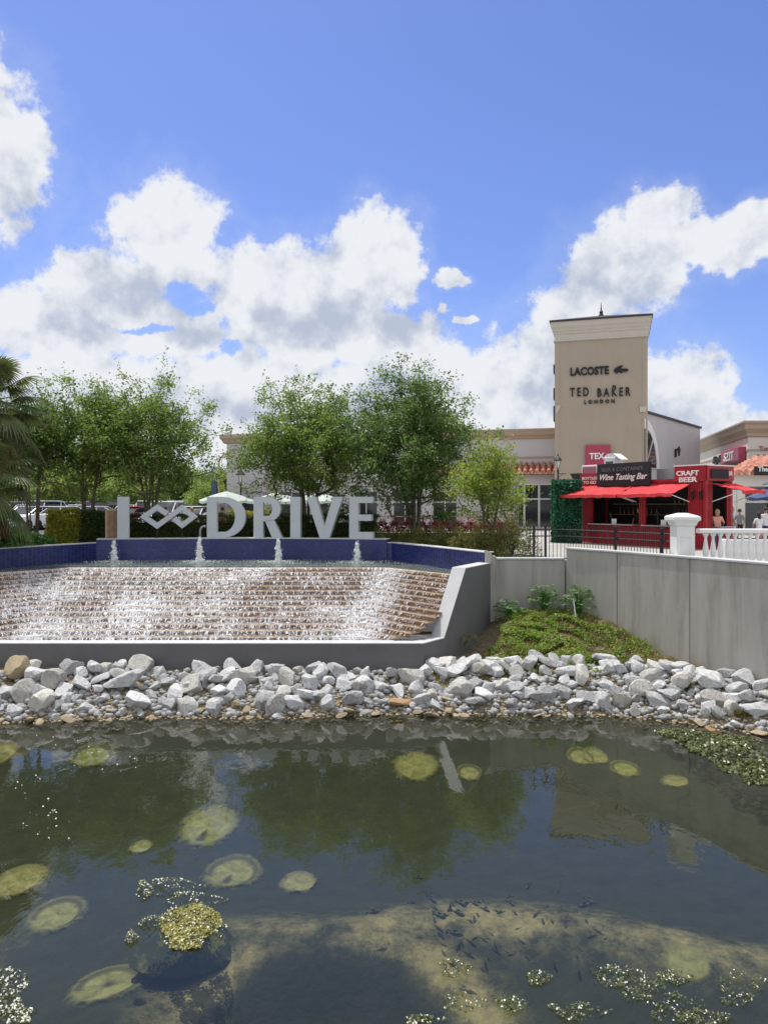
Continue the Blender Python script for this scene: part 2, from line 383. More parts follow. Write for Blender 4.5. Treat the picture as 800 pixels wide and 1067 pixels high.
    gm=N(nt,'ShaderNodeMapRange',inp={0:gn.outputs['Fac'],1:.36,2:.60,3:0.0,4:1.2})
    gmm=N(nt,'ShaderNodeMath',operation='MULTIPLY',inp={0:gm.outputs[0],1:om.outputs[0]})
    inside=N(nt,'ShaderNodeMapRange',inp={0:om.outputs[0],3:0.0,4:-3.0})
    b2=N(nt,'ShaderNodeMath',operation='ADD',inp={0:base,1:inside.outputs[0]})
    b3=N(nt,'ShaderNodeMath',operation='MAXIMUM',inp={0:b2.outputs[0],1:gmm.outputs[0]})
    outz=N(nt,'ShaderNodeMath',operation='COMPARE',inp={0:om.outputs[0],1:0.0,2:.0001})
    fx=N(nt,'ShaderNodeMix',data_type='FLOAT'); nt.links.new(outz.outputs[0],fx.inputs[0]); nt.links.new(b3.outputs[0],fx.inputs[2]); nt.links.new(base,fx.inputs[3])
    det=nz(d,26.0,7,.62)
    dn=N(nt,'ShaderNodeMath',operation='MULTIPLY_ADD',inp={0:det.outputs['Fac'],1:1.25,2:-.62})
    D=N(nt,'ShaderNodeMath',operation='ADD',inp={0:fx.outputs[0],1:dn.outputs[0]})
    alpha=N(nt,'ShaderNodeMapRange',interpolation_type='SMOOTHSTEP',inp={0:D.outputs[0],1:-.06,2:.27})
    # a soft veil of thin cloud round the masses
    veil=N(nt,'ShaderNodeMapRange',interpolation_type='SMOOTHSTEP',inp={0:D.outputs[0],1:-.55,2:.15,4:.12})
    al=N(nt,'ShaderNodeMath',operation='MAXIMUM',inp={0:alpha.outputs[0],1:veil.outputs[0]})
    # cloud shade put into the colour: placed grey bases, noise relief towards the sun
    sunv=(-.012,.040,0)
    dsh=N(nt,'ShaderNodeVectorMath',operation='ADD',inp={0:d,1:(-.010,0,.016)})
    det1=nz(dsh.outputs[0],26.0,5,.6)
    relief=N(nt,'ShaderNodeMath',operation='SUBTRACT',inp={0:det1.outputs['Fac'],1:det.outputs['Fac']})
    mid=nz(d,11.0,4,.55); dsh2=N(nt,'ShaderNodeVectorMath',operation='ADD',inp={0:d,1:(-.02,0,.035)}); mid1=nz(dsh2.outputs[0],11.0,4,.55)
    rel2=N(nt,'ShaderNodeMath',operation='SUBTRACT',inp={0:mid1.outputs['Fac'],1:mid.outputs['Fac']})
    sh=N(nt,'ShaderNodeMath',operation='MULTIPLY_ADD',inp={0:base1,1:.75,2:.05})
    sh2=N(nt,'ShaderNodeMath',operation='MULTIPLY_ADD',inp={0:relief.outputs[0],1:1.5,2:sh.outputs[0]})
    sh3=N(nt,'ShaderNodeMath',operation='MULTIPLY_ADD',inp={0:rel2.outputs[0],1:3.6,2:sh2.outputs[0]})
    shade=N(nt,'ShaderNodeMapRange',interpolation_type='SMOOTHSTEP',inp={0:sh3.outputs[0],1:-.15,2:1.25})
    cc=N(nt,'ShaderNodeMix',data_type='RGBA',inp={0:shade.outputs[0],6:(8.5,8.7,9.15,1),7:(4.9,5.5,6.8,1)})
    # one even multiplier turns the whole sky bluer
    tint=N(nt,'ShaderNodeMix',data_type='RGBA',blend_type='MULTIPLY',inp={0:1.0,6:sky.outputs[0],7:(1.0,1.0,1.0,1)})
    fin=N(nt,'ShaderNodeMix',data_type='RGBA',inp={0:al.outputs[0],6:tint.outputs[2],7:cc.outputs[2]})
    nt.links.new(fin.outputs[2],bg.inputs['Color']); nt.links.new(bg.outputs[0],out.inputs[0])
    w.cycles.sampling_method='MANUAL'; w.cycles.sample_map_resolution=512
    return tint
TINT=build_world()
TINT.inputs[7].default_value=(1.07,1.13,1.60,1)
sl=bpy.data.lights.new('sun','SUN'); sl.energy=4.0; sl.angle=R(.53); sl.color=(1,.96,.90)
so=bpy.data.objects.new('sun',sl); COL.objects.link(so)
sd=Vector((math.sin(R(SUN_AZ))*math.cos(R(SUN_EL)),math.cos(R(SUN_AZ))*math.cos(R(SUN_EL)),math.sin(R(SUN_EL))))
so.rotation_euler=sd.to_track_quat('Z','Y').to_euler(); so.location=(0,0,40)
cam=bpy.data.cameras.new('camera'); co=bpy.data.objects.new('camera',cam); COL.objects.link(co); S.camera=co
co.location=(0,0,CAMZ); co.rotation_euler=(R(90),0,0)
cam.sensor_fit='VERTICAL'; cam.sensor_height=36; cam.lens=36*F/1067; cam.shift_y=-(533.5-HY)/1067; cam.clip_end=3000; cam.clip_start=.1
S.view_settings.view_transform='Standard'; S.view_settings.look='None'; S.view_settings.exposure=0; S.view_settings.gamma=1
S.render.engine='CYCLES'; S.cycles.use_denoising=True
S.cycles.max_bounces=6; S.cycles.diffuse_bounces=3; S.cycles.glossy_bounces=3; S.cycles.transmission_bounces=4; S.cycles.transparent_max_bounces=8
S.cycles.caustics_reflective=False; S.cycles.caustics_refractive=False
# ------------------------------------------------------------------ pond bed, bank, ground
SHORE=np.array([(-60,16.0),(-14,16.6),(-8.6,17.3),(-5.5,17.75),(-2.6,17.7),(0,18.0),(1.0,18.0),(3.2,17.95),(5.4,17.9),(6.9,17.2),(8.3,16.4),(9.6,14.4),(11.8,10.5),(14.5,4.0),(17,-30)])
CW=[(3.47,23.85),(5.72,23.85),(6.77,22.05),(7.94,19.72),(8.98,17.60),(10.6,14.4),(13.0,9.6),(17.5,0.5)]   # foot line of the concrete wall (front face)
def shore_sd(X,Y):
    """signed distance behind the waterline (positive on land)"""
    best=np.full(X.shape,1e9); sg=np.ones(X.shape)
    for i in range(len(SHORE)-1):
        a=SHORE[i]; b=SHORE[i+1]; d=b-a; L=(d*d).sum()
        t=np.clip(((X-a[0])*d[0]+(Y-a[1])*d[1])/L,0,1)
        dx=X-(a[0]+t*d[0]); dy=Y-(a[1]+t*d[1]); q=np.hypot(dx,dy)
        s=np.where(d[0]*dy-d[1]*dx>0,1.0,-1.0)
        m=q<best-1e-9; best=np.where(m,q,best); sg=np.where(m,s,sg)
    return best*sg
def fbm(X,Y,sc,seed=0,octs=4):
    rng=np.random.RandomState(seed); out=np.zeros(X.shape); amp=1; tot=0
    for o in range(octs):
        for k in range(5):
            a=rng.uniform(0,2*np.pi); f=sc*(1.9**o)*rng.uniform(.7,1.3); ph=rng.uniform(0,2*np.pi); ph2=rng.uniform(0,6.28); a2=a+rng.uniform(.8,2.2)
            out+=amp*np.sin((X*np.cos(a)+Y*np.sin(a))*f+ph+1.3*np.sin((X*np.cos(a2)+Y*np.sin(a2))*f*.7+ph2))/5
        tot+=amp; amp*=.55
    return out/tot
def ss(x,a,b):
    t=np.clip((x-a)/(b-a),0,1); return t*t*(3-2*t)
def bed_z(X,Y):
    X=np.asarray(X,float); Y=np.asarray(Y,float)
    s=shore_sd(X,Y)
    land=.26*ss(s,0,.5)+.40*ss(s,.35,1.5)+.10*ss(s,1.4,2.4)
    land+= .85*ss(s,1.9,5.2)*ss(X,1.8,4.4)*(1-ss(X,6.4,8.6))
    land+= 2.3*ss(-X,14.2,17)*ss(s,0.3,3)
    land+= fbm(X,Y,2.2,3)*.05*ss(s,.2,1)
    shelf=np.exp(-((Y-(9.9-.10*X+.35*np.sin(X*.9)))/1.15)**2)*ss(X,-4.2,-1.4)
    shelf=np.maximum(shelf, .9*np.exp(-((X+3.1)**2+(Y-8.0)**2)/1.6))
    deep=.16*ss(-s,0,.35)+.30*ss(-s,.2,1.6)+.42*ss(-s,1,5)
    hole=.45*np.exp(-(((X+.55)/1.15)**2+((Y-8.15)/1.0)**2)**2)
    water=-deep+.40*shelf*ss(-s,2,4)-hole+fbm(X,Y,1.4,5)*.07*ss(-s,.5,2)
    return np.where(s>0,land,water)
def sand_mask(X,Y):
    s=shore_sd(X,Y)
    n=fbm(X,Y,1.7,11,5); n2=fbm(X,Y,6.0,12,4)
    shelf=np.exp(-((Y-(9.9-.10*X+.35*np.sin(X*.9)))/.62)**2)*ss(X,-4.4,-1.2)
    ringd=np.hypot((X+.55)/1.55,(Y-8.15)/1.45)
    ring=np.exp(-((ringd-1.1)/.30)**2)*1.05
    m=np.maximum(shelf,ring)*(.62+.6*n+.4*n2)
    m=m*(1-ss(1.0-ringd,.0,.25))*1.15
    return np.clip(m,0,1)
def grid_obj(name, xs, ys, zf, mat, attr=None, kind='structure', smooth=True):
    X,Y=np.meshgrid(xs,ys); Z=zf(X,Y)
    V=np.stack([X,Y,Z],-1).reshape(-1,3); nx=len(xs); ny=len(ys)
    i=np.arange(nx-1)[None,:]+np.arange(ny-1)[:,None]*nx
    Q=np.stack([i,i+1,i+1+nx,i+nx],-1).reshape(-1,4)
    me=np_mesh(name,V,Q,mat,smooth=smooth)
    if attr:
        for nm,fn in attr.items():
            a=me.attributes.new(nm,'FLOAT','POINT'); a.data.foreach_set('value',fn(X,Y).ravel().astype(np.float32))
    o=link(name,me); tag(o,kind=kind); return o
def bed_material():
    m=bpy.data.materials.new('pond_bed_silt_and_bank'); nt=nodes(m)
    out=N(nt,'ShaderNodeOutputMaterial'); p=N(nt,'ShaderNodeBsdfPrincipled',inp={'Roughness':.95,'Specular IOR Level':.2}); wet=N(nt,'ShaderNodeAttribute',attribute_name='wet')
    tc=N(nt,'ShaderNodeTexCoord')
    n1=N(nt,'ShaderNodeTexNoise',inp={'Vector':tc.outputs['Object'],'Scale':2.5,'Detail':9,'Roughness':.7})
    n2=N(nt,'ShaderNodeTexNoise',inp={'Vector':tc.outputs['Object'],'Scale':9,'Detail':6,'Roughness':.65})
    a=N(nt,'ShaderNodeAttribute',attribute_name='sand'); b=N(nt,'ShaderNodeAttribute',attribute_name='bank'); g=N(nt,'ShaderNodeAttribute',attribute_name='mound')
    nh=N(nt,'ShaderNodeTexNoise',inp={'Vector':tc.outputs['Object'],'Scale':3.4,'Detail':10,'Roughness':.78}); sm=N(nt,'ShaderNodeMath',operation='MULTIPLY_ADD',inp={0:nh.outputs['Fac'],1:4.2,2:-2.15}); sa=N(nt,'ShaderNodeMath',operation='ADD',inp={0:a.outputs['Fac'],1:sm.outputs[0]}); sb_=N(nt,'ShaderNodeMath',operation='MULTIPLY',use_clamp=True,inp={0:sa.outputs[0]}); nt.links.new(a.outputs['Fac'],sb_.inputs[1]); sc_=N(nt,'ShaderNodeMath',operation='MULTIPLY',use_clamp=True,inp={0:sb_.outputs[0],1:1.25})
    silt=N(nt,'ShaderNodeMix',data_type='RGBA',inp={0:n1.outputs['Fac'],6:(.02,.026,.018,1),7:(.085,.09,.06,1)})
    sand=N(nt,'ShaderNodeMix',data_type='RGBA',inp={0:n2.outputs['Fac'],6:(.20,.17,.09,1),7:(.66,.58,.34,1)})
    c1=N(nt,'ShaderNodeMix',data_type='RGBA',inp={0:sc_.outputs[0],6:silt.outputs[2],7:sand.outputs[2]})
    mr=N(nt,'ShaderNodeMapRange',inp={0:n2.outputs['Fac'],1:.35,2:.65})
    gravel=N(nt,'ShaderNodeMix',data_type='RGBA',inp={0:mr.outputs[0],6:(.13,.10,.06,1),7:(.40,.33,.21,1)})
    c2=N(nt,'ShaderNodeMix',data_type='RGBA',inp={0:b.outputs['Fac'],6:c1.outputs[2],7:gravel.outputs[2]})
    soil=N(nt,'ShaderNodeMix',data_type='RGBA',inp={0:mr.outputs[0],6:(.10,.075,.045,1),7:(.24,.20,.12,1)})
    c3=N(nt,'ShaderNodeMix',data_type='RGBA',inp={0:g.outputs['Fac'],6:c2.outputs[2],7:soil.outputs[2]})
    c4_=N(nt,'ShaderNodeMix',data_type='RGBA',inp={0:wet.outputs['Fac'],6:c3.outputs[2],7:(.06,.05,.028,1)}); nt.links.new(c4_.outputs[2],p.inputs['Base Color'])
    bp=N(nt,'ShaderNodeBump',inp={'Height':n2.outputs['Fac'],'Distance':.03}); nt.links.new(bp.outputs[0],p.inputs['Normal'])
    nt.links.new(p.outputs[0],out.inputs[0]); return m
xs=np.concatenate([np.linspace(-60,-15,12)[:-1],np.arange(-15,11,.07),np.linspace(11,18,16)])
ys=np.concatenate([np.linspace(-30,5,12)[:-1],np.arange(5,25.2,.07)])
def cutz(X,Y):
    """the bed sheet dips under the fountain and behind the walls, where it is never seen"""
    Z=bed_z(X,Y)
    cwx=np.interp(-Y,[-p[1] for p in CW],[p[0] for p in CW])
    behind=X-cwx
    Z=np.where((behind>.15)&(Y<23.9),np.minimum(Z,.2),Z)
    return Z
bed=grid_obj('pond_bed_and_bank',xs,ys,cutz,bed_material(),attr={'wet':lambda X,Y:(1-ss(shore_sd(X,Y)+.08*fbm(X,Y,5,31),.0,.16))*ss(shore_sd(X,Y),-1.2,-.4)*.8,'sand':sand_mask,'bank':lambda X,Y:ss(shore_sd(X,Y),-.55,.12)*1.0,'mound':lambda X,Y:ss(shore_sd(X,Y),1.9,2.6)*ss(X,1.0,3)})
# water of the pond, one flat sheet that ends inside the banks
mb=MB(); mb.add([(-60,-30,0),(16.5,-30,0),(16.5,18.6,0),(-60,18.6,0)],[(0,1,2,3)])
tag(mb.build('pond_water',M['pond']),kind='structure')

# plaza and car park sheet: starts behind the walls, runs to the horizon
BW=[(-13.9,23.7),(-12.3,27.2),(-11.1,29.53),(-9,29.99),(-7,30.24),(-5.4,30.3),(-3.8,30.24),(-1.8,29.99),(.3,29.53),(1.5,27.2),(3.1,23.7)]
FRONT=[(-800,20.0),(-16,20.0),(-14.0,23.8)]+[(a,b+.2) for a,b in BW]+[(3.3,24.0),(5.75,24.0)]+[(p[0]+.12,p[1]+.1) for p in CW[2:]]+[(40,-30),(800,-60)]
def gz(X,Y):
    X=np.asarray(X,float); Y=np.asarray(Y,float)
    return 3.12+.34*ss(Y,38,52)*(1-ss(X,-1,7))
fx=sorted(set(np.concatenate([[p[0] for p in FRONT],np.linspace(-90,90,91),np.linspace(-800,800,21),np.arange(-15,18,.5)])))
fx=np.array(fx); fy=np.interp(fx,[p[0] for p in FRONT],[p[1] for p in FRONT])
ts=np.concatenate([np.linspace(0,.06,24),np.linspace(.06,1,26)[1:]**1])
X=np.repeat(fx[None,:],len(ts),0); Y=fy[None,:]+(1200-fy[None,:])*ts[:,None]**1.25
Z=gz(X,Y); V=np.stack([X,Y,Z],-1).reshape(-1,3); nx=len(fx)
i=np.arange(nx-1)[None,:]+np.arange(len(ts)-1)[:,None]*nx
g=link('plaza_ground',np_mesh('plaza_ground',V,np.stack([i,i+1,i+1+nx,i+nx],-1).reshape(-1,4),M['paving'])); tag(g,kind='structure')
# asphalt of the car park with painted bay lines
def sheet(name, x0,x1,y0,y1,dz,mat,nx=40,ny=24):
    return grid_obj(name,np.linspace(x0,x1,nx),np.linspace(y0,y1,ny),lambda X,Y:gz(X,Y)+dz,mat)
sheet('car_park_asphalt',-120,-2,43,130,.03,M['asphalt'],60,60)
mb=MB()
for row in (48,60,72,86):
    for k in range(34):
        x=-92+k*2.7; z=float(gz(x,row))+.045
        mb.add([(x-.05,row-2.4,z),(x+.05,row-2.4,z),(x+.05,row+2.4,z),(x-.05,row+2.4,z)],[(0,1,2,3)])
tag(mb.build('parking_bay_lines',M['linepaint']),kind='structure')
# lawn strip behind the fountain
M['lawn']=pm('lawn_grass',(.10,.15,.05),.95,.3,3,.02,30)
M['mulch']=pm('brown_mulch',(.13,.09,.06),.95,.3,8,.02,30)
poly=[(a,b+.5) for a,b in BW]
mb=MB(); n=len(poly)
for k in range(n-1):
    (a,b),(c,d)=poly[k],poly[k+1]; mb.add([(a,b,3.135),(c,d,3.135),(c*1.06,max(d+4.2,31.5),3.135),(a*1.06,max(b+4.2,31.5),3.135)],[(0,1,2,3)])
tag(mb.build('planting_bed_soil',M['mulch']),kind='structure')

# ------------------------------------------------------------------ the fountain
FX=-5.4
foun=thing('waterfall_fountain','long stepped waterfall fountain with grey rim and curved blue mosaic back wall','fountain',(FX,25,0))
def mirror(L): return [(2*FX-a,b) for a,b in reversed(L)]
ZL=1.40
# rim wall: right side from the blue wall forward, then the long front
right=[(3.35,23.75),(2.30,21.35),(1.62,20.42),(1.02,19.62)]         # outer face, back to front
rim=right+mirror(right)
def rz(i):
    n=len(rim); j=min(i,n-1-i); return [3.16,3.20,ZL,ZL][j]
line=list(reversed(rim))                                           # left to right so thickness goes inward
mb=MB(); mb.wall(line,.40,-.4,lambda i: rz(i)-.032)
mb.build('rim_wall',M['greywall'],foun,world=True)
mb=MB(); mb.wall([(p[0],p[1]) for p in line],.42,lambda i: rz(i)-.03,lambda i: rz(i))
o=mb.build('rim_coping',M['coping'],foun,world=True,bevel=.012)
# steps
WI=[(3.1,23.9),(2.05,21.5),(1.30,20.5),(.85,19.95)]; WI=WI+mirror(WI)
def hit(p,d):
    best=None
    for a,b in zip(WI[:-1],WI[1:]):
        ex,ey=b[0]-a[0],b[1]-a[1]; den=d[0]*ey-d[1]*ex
        if abs(den)<1e-9: continue
        t=((a[0]-p[0])*ey-(a[1]-p[1])*ex)/den; u=((a[0]-p[0])*d[1]-(a[1]-p[1])*d[0])/den
        if t>0 and -1e-6<=u<=1+1e-6 and (best is None or t<best): best=t
    return (p[0]+d[0]*best,p[1]+d[1]*best) if best else p
NS=14; ZT=2.78
def bends(t):
    xr=.05-.72*t; y=26.15-6.0*t; return (xr,y)
def stepline(k):
    t=k/NS; xr,y=bends(t); e=hit((xr,y),(.63,-.775)); xl=2*FX-xr
    return [(2*FX-e[0],e[1]),(xl,y),(xr,y),e]
def stepz(k): return ZT-(ZT-ZL+.14)*k/NS
for k in range(NS):
    a=stepline(k); b=stepline(k+1); z0=stepz(k); z1=stepz(k+1)
    mb=MB()
    for j in range(3):
        mb.add([(*a[j],z1-.005),(*a[j+1],z1-.005),(*a[j+1],z0-.03),(*a[j],z0-.03)],[(0,1,2,3)])       # riser
        mb.add([(*b[j],z1-.012),(*b[j+1],z1-.012),(*a[j+1],z1-.005),(*a[j],z1-.005)],[(0,1,2,3)])      # tread
    st=mb.build('step',M['step'],foun,world=True)
    mb=MB(); q=[(p[0],p[1]-.02) for p in a]; mb.wall(q,.05 if k else .35,z0-(.022 if k else .06),z0+(.009 if k else .0))
    mb.build('step_nosing',M['nosing'],st,world=True,bevel=.006)
# blue mosaic wall with coping, and the letter plinth on its middle
BT=3.50
mb=MB(); mb.wall(BW,.32,2.2,BT-.035); mb.build('mosaic_wall',M['bluetile'],foun,world=True)
def ext(L,e):
    a,b=Vector(L[0]),Vector(L[1]); c,d=Vector(L[-1]),Vector(L[-2])
    return L
mb=MB(); mb.wall([(a,b-.02*(1 if abs(a-FX)<6 else 0)) for a,b in BW],.40,BT-.033,BT); mb.build('mosaic_wall_coping',M['coping'],foun,world=True,bevel=.008)
mid=[(FX+x,30.3-x*x/40*.95) for x in np.linspace(-5.75,5.5,14)]
mb=MB(); mb.wall([(a,b-.09) for a,b in mid],.68,2.3,3.60); mb.build('letter_plinth',M['bluetile'],foun,world=True)
mb=MB(); mb.wall([(a,b-.11) for a,b in mid],.74,3.602,3.64); mb.build('plinth_coping',M['coping'],foun,world=True,bevel=.008)
# pool floor and water
mb=MB(); P=[(a,b) for a,b in BW]; lip=stepline(0)
base=[(lip[0][0],lip[0][1]+.25),(lip[1][0],lip[1][1]+.3),(lip[2][0],lip[2][1]+.3),(lip[3][0],lip[3][1]+.25)]
poolpoly=[(-13.6,23.5)]+base+[(2.9,23.5)]+list(reversed([(a,b+.05) for a,b in BW]))
mb.add([(a,b,2.45) for a,b in poolpoly],[tuple(range(len(poolpoly)))]); M['poolfloor']=pm('pale_green_pool_floor',(.34,.38,.32),.7,.2,3); mb.build('pool_floor',M['poolfloor'],foun,world=True)
def clipy(x): return np.interp(x,[p[0] for p in BW],[p[1] for p in BW])
lx=[lip[0][0],lip[1][0],lip[2][0],lip[3][0]]; ly=[p[1] for p in lip]
gx=np.linspace(-13.6,2.85,330); tt=np.linspace(0,1,90)
Xp=np.repeat(gx[None,:],90,0); y0=np.interp(gx,lx,ly)+.30; y1=clipy(gx)+.06
Yp=y0[None,:]+(np.maximum(y1-y0,.02))[None,:]*tt[:,None]
jets=[at(119,28.6,z=2.8),at(208,28.6,z=2.8),at(290,28.6,z=2.8),at(372,28.3,z=2.8)]
Zp=2.795+.012*fbm(Xp,Yp,9,21,4)
for j in jets:
    r=np.hypot(Xp-j.x,Yp-j.y); Zp+=.03*np.exp(-r/.9)*np.sin(r*22)*ss(r,0,.1)
i=np.arange(329)[None,:]+np.arange(89)[:,None]*330
w=link('fountain_pool_water',np_mesh('fountain_pool_water',np.stack([Xp,Yp,Zp],-1).reshape(-1,3),np.stack([i,i+1,i+331,i+330],-1).reshape(-1,4),M['pool'],smooth=True)); tag(w,kind='structure')

# falling water: thousands of separate strands over every riser, churned foam on the treads
rng=np.random.RandomState(4)
V=[];Q=[]
def dens(x,k):
    """how heavy the flow is along the cascade"""
    d=.62+.22*math.sin(x*.9+k*.13)+.18*math.sin(x*2.3+1.1*math.sin(k*.4))
    xr=.05-.72*k/NS; 
    for c,wd,h in ((xr-.15,.55,.75),(2*FX-xr+.6,1.5,.45),(-7.6,1.1,.35)): d+=h*math.exp(-((x-c)/wd)**2)
    if x>xr+.2: d*=max(.10,.8-.8*(x-xr-.2)/1.1)
    if x<2*FX-xr-.3: d*=max(.3,1-.5*(2*FX-xr-.3-x))
    if -5<x<-1: d*=.93
    if 2*FX-xr<x<xr: d=max(d,.52)
    return d
for k in range(NS):
    L=stepline(k); L2=stepline(k+1); z0=stepz(k); z1=stepz(k+1)
    seg=[(L[j],L[j+1]) for j in range(3)]; lens=[math.dist(*s) for s in seg]; tot=sum(lens)
    nrm=[]
    for a,b in seg:
        dx,dy=b[0]-a[0],b[1]-a[1]; l=math.hypot(dx,dy) or 1; nrm.append(((dx/l,dy/l),(dy/l,-dx/l)))
    for q in range(int(tot*190)):
        u=rng.uniform(0,tot); j=0
        while j<2 and u>lens[j]: u-=lens[j]; j+=1
        if lens[j]<.05: continue
        a,b=seg[j]; (tx,ty),(nx_,ny_)=nrm[j]
        x=a[0]+tx*u; y=a[1]+ty*u; d=dens(x,k)
        if rng.uniform()>.12+d*.36: continue
        if math.sin(x*31+k*2.7)*math.sin(x*13.7+k*5.1)+rng.uniform(-.7,.7)>.55-.5*min(1,max(0,d-.7)): continue
        kind=rng.uniform()
        if kind<.50:      # strand
            w_=rng.uniform(.004,.013)*(1+.9*max(0,d-.8)); h=(z0-z1); f=rng.uniform(.35,1.0)
            top=z0+.008; x-=nx_*rng.uniform(0,.10); y-=ny_*rng.uniform(0,.10); o1=.035+rng.uniform(0,.02); o2=o1+rng.uniform(.03,.10); sk=rng.normal()*.03
            pts=[(x-tx*w_+nx_*.0,y-ty*w_+ny_*.0,top+.004),(x+tx*w_,y+ty*w_,top+.004),
                 (x+tx*w_+nx_*o1,y+ty*w_+ny_*o1,top-.01),(x-tx*w_+nx_*o1,y-ty*w_+ny_*o1,top-.01),
                 (x+tx*(sk+w_*.6)+nx_*o2,y+ty*(sk+w_*.6)+ny_*o2,top-h*f),(x+tx*(sk-w_*.6)+nx_*o2,y+ty*(sk-w_*.6)+ny_*o2,top-h*f)]
            b0=len(V); V+=pts; Q+=[(b0,b0+1,b0+2,b0+3),(b0+3,b0+2,b0+4,b0+5)]
        else:             # splash fleck on tread
            t=rng.uniform(.05,.95)**1.3; yy=rng.uniform(.0,.42)
            cx=x+nx_*yy; cy=y+ny_*yy; cz=z1+rng.uniform(0,.05)+.01; s1=rng.uniform(.006,.022)*(1+.6*max(0,d-.8)); s2=s1*rng.uniform(.4,.9); tl=rng.uniform(-.8,.8)
            b0=len(V); V+=[(cx-s1,cy,cz),(cx,cy-s2,cz+tl*s2),(cx+s1,cy,cz+rng.uniform(-.02,.02)),(cx,cy+s2,cz-tl*s2+.01)]; Q.append((b0,b0+1,b0+2,b0+3))
cw=link('cascade_water',np_mesh('cascade_water',V,Q,M['foam'])); tag(cw,kind='structure')
# thin water film over the steps
bz_=ZL-.11; inner=[(2.0,21.5),(1.22,20.45),(.80,20.0)]; inner=inner+mirror(inner)
mb=MB(); mb.add([(p[0],p[1],bz_) for p in inner],[tuple(range(len(inner)))]); tag(mb.build('catch_channel_water',M['pool']),kind='structure')
def veil_mat():
    m=bpy.data.materials.new('thin_white_water_veil'); nt=nodes(m); out=N(nt,'ShaderNodeOutputMaterial'); tc=N(nt,'ShaderNodeTexCoord')
    mp=N(nt,'ShaderNodeMapping',inp={'Vector':tc.outputs['Object'],'Scale':(24,9,7)})
    n1=N(nt,'ShaderNodeTexNoise',inp={'Vector':mp.outputs[0],'Scale':1.0,'Detail':5,'Roughness':.7})
    n2=N(nt,'ShaderNodeTexNoise',inp={'Vector':tc.outputs['Object'],'Scale':.55,'Detail':3})
    at_=N(nt,'ShaderNodeAttribute',attribute_name='flow')
    s1=N(nt,'ShaderNodeMath',operation='MULTIPLY_ADD',inp={0:n2.outputs['Fac'],1:.35,2:n1.outputs['Fac']})
    s2=N(nt,'ShaderNodeMath',operation='MULTIPLY_ADD',inp={0:at_.outputs['Fac'],1:.55,2:s1.outputs[0]})
    fac=N(nt,'ShaderNodeMapRange',inp={0:s2.outputs[0],1:.93,2:1.10,3:0.02,4:.85})
    tr=N(nt,'ShaderNodeBsdfTransparent'); d=N(nt,'ShaderNodeBsdfPrincipled',inp={'Base Color':(.76,.77,.80,1),'Roughness':.35})
    mx=N(nt,'ShaderNodeMixShader',inp={0:fac.outputs[0],1:tr.outputs[0],2:d.outputs[0]}); nt.links.new(mx.outputs[0],out.inputs[0]); return m
M['veil']=veil_mat()
V=[];Q=[];FL=[]
for k in range(NS):
    a=stepline(k); b=stepline(k+1); z0=stepz(k); z1=stepz(k+1)
    for j in range(3):
        la=math.dist(a[j],a[j+1]); n=max(1,int(la/.12))
        for q in range(n+1):
            f=q/n; pa=(a[j][0]+(a[j+1][0]-a[j][0])*f,a[j][1]+(a[j+1][1]-a[j][1])*f); pb=(b[j][0]+(b[j+1][0]-b[j][0])*f,b[j][1]+(b[j+1][1]-b[j][1])*f)
            d=dens(pa[0],k); wob=.012*rng.normal()
            V+=[(pa[0],pa[1]-.025,z0+.006),(pa[0],pa[1]-.06+wob,z0-.03),(pa[0]+wob,pa[1]-.09+wob,z1+.02),(pb[0],pb[1],z1+.012+abs(wob))]; d=min(d,.60+.06*(d>.95)); FL+=[d,d-.08,d-.10,d]
            if q: i=len(V)-8; Q+=[(i,i+4,i+5,i+1),(i+1,i+5,i+6,i+2),(i+2,i+6,i+7,i+3)]
me=np_mesh('cascade_veil',V,Q,M['veil'],smooth=True); at__=me.attributes.new('flow','FLOAT','POINT'); at__.data.foreach_set('value',np.array(FL,dtype=np.float32))
tag(link('cascade_veil',me),kind='structure')

# jets
def jet(c,h,seed,label):
    t=thing('fountain_jet',label,'water jet',tuple(c),0,'water jets in the fountain pool')
    r=np.random.RandomState(seed); V=[];F_=[]
    mb=MB()
    prof=[]; n=16
    for q in range(n+1):
        z=h*q/n; rad=(.075*(1-q/n)**.6+.04)*(1+.12*math.sin(q*1.3+seed)+.10*r.normal())
        if q==n: rad=.015
        prof.append([(rad*(1+.25*r.normal())*math.cos(6.283*a/10)+.02*math.sin(q+seed),rad*(1+.25*r.normal())*math.sin(6.283*a/10),z+.02*r.normal()) for a in range(10)])
    mb.loft(prof,caps=True); mb.build('water_column',M['foam'],t)
    C=[];
    for q in range(420):
        z=r.uniform(0,1)**1.6*h*1.05; rad=.03+.10*(1-z/h/1.08)*abs(r.normal())+.02; a=r.uniform(0,6.283); C.append((rad*math.cos(a),rad*math.sin(a),max(.01,z)))
    for q in range(500):
        rad=abs(r.normal())*.42; a=r.uniform(0,6.283); C.append((rad*1.5*math.cos(a),rad*math.sin(a),.01+.05*r.uniform()*math.exp(-rad)))
    V,Q=leaves_np(np.array(C),.034,.03,r,up=0)
    link('spray',np_mesh('spray',V,Q,M['foam']),t)
for k,(j,h,lb) in enumerate(zip(jets,(.80,.92,.86,.78),('white water jet in front of the tall letter I at the left end','tallest white water jet, at the left foot of the letter D','white water jet in front of the letter R','white water jet below the letter E'))):
    jet(j,h,30+k,lb)

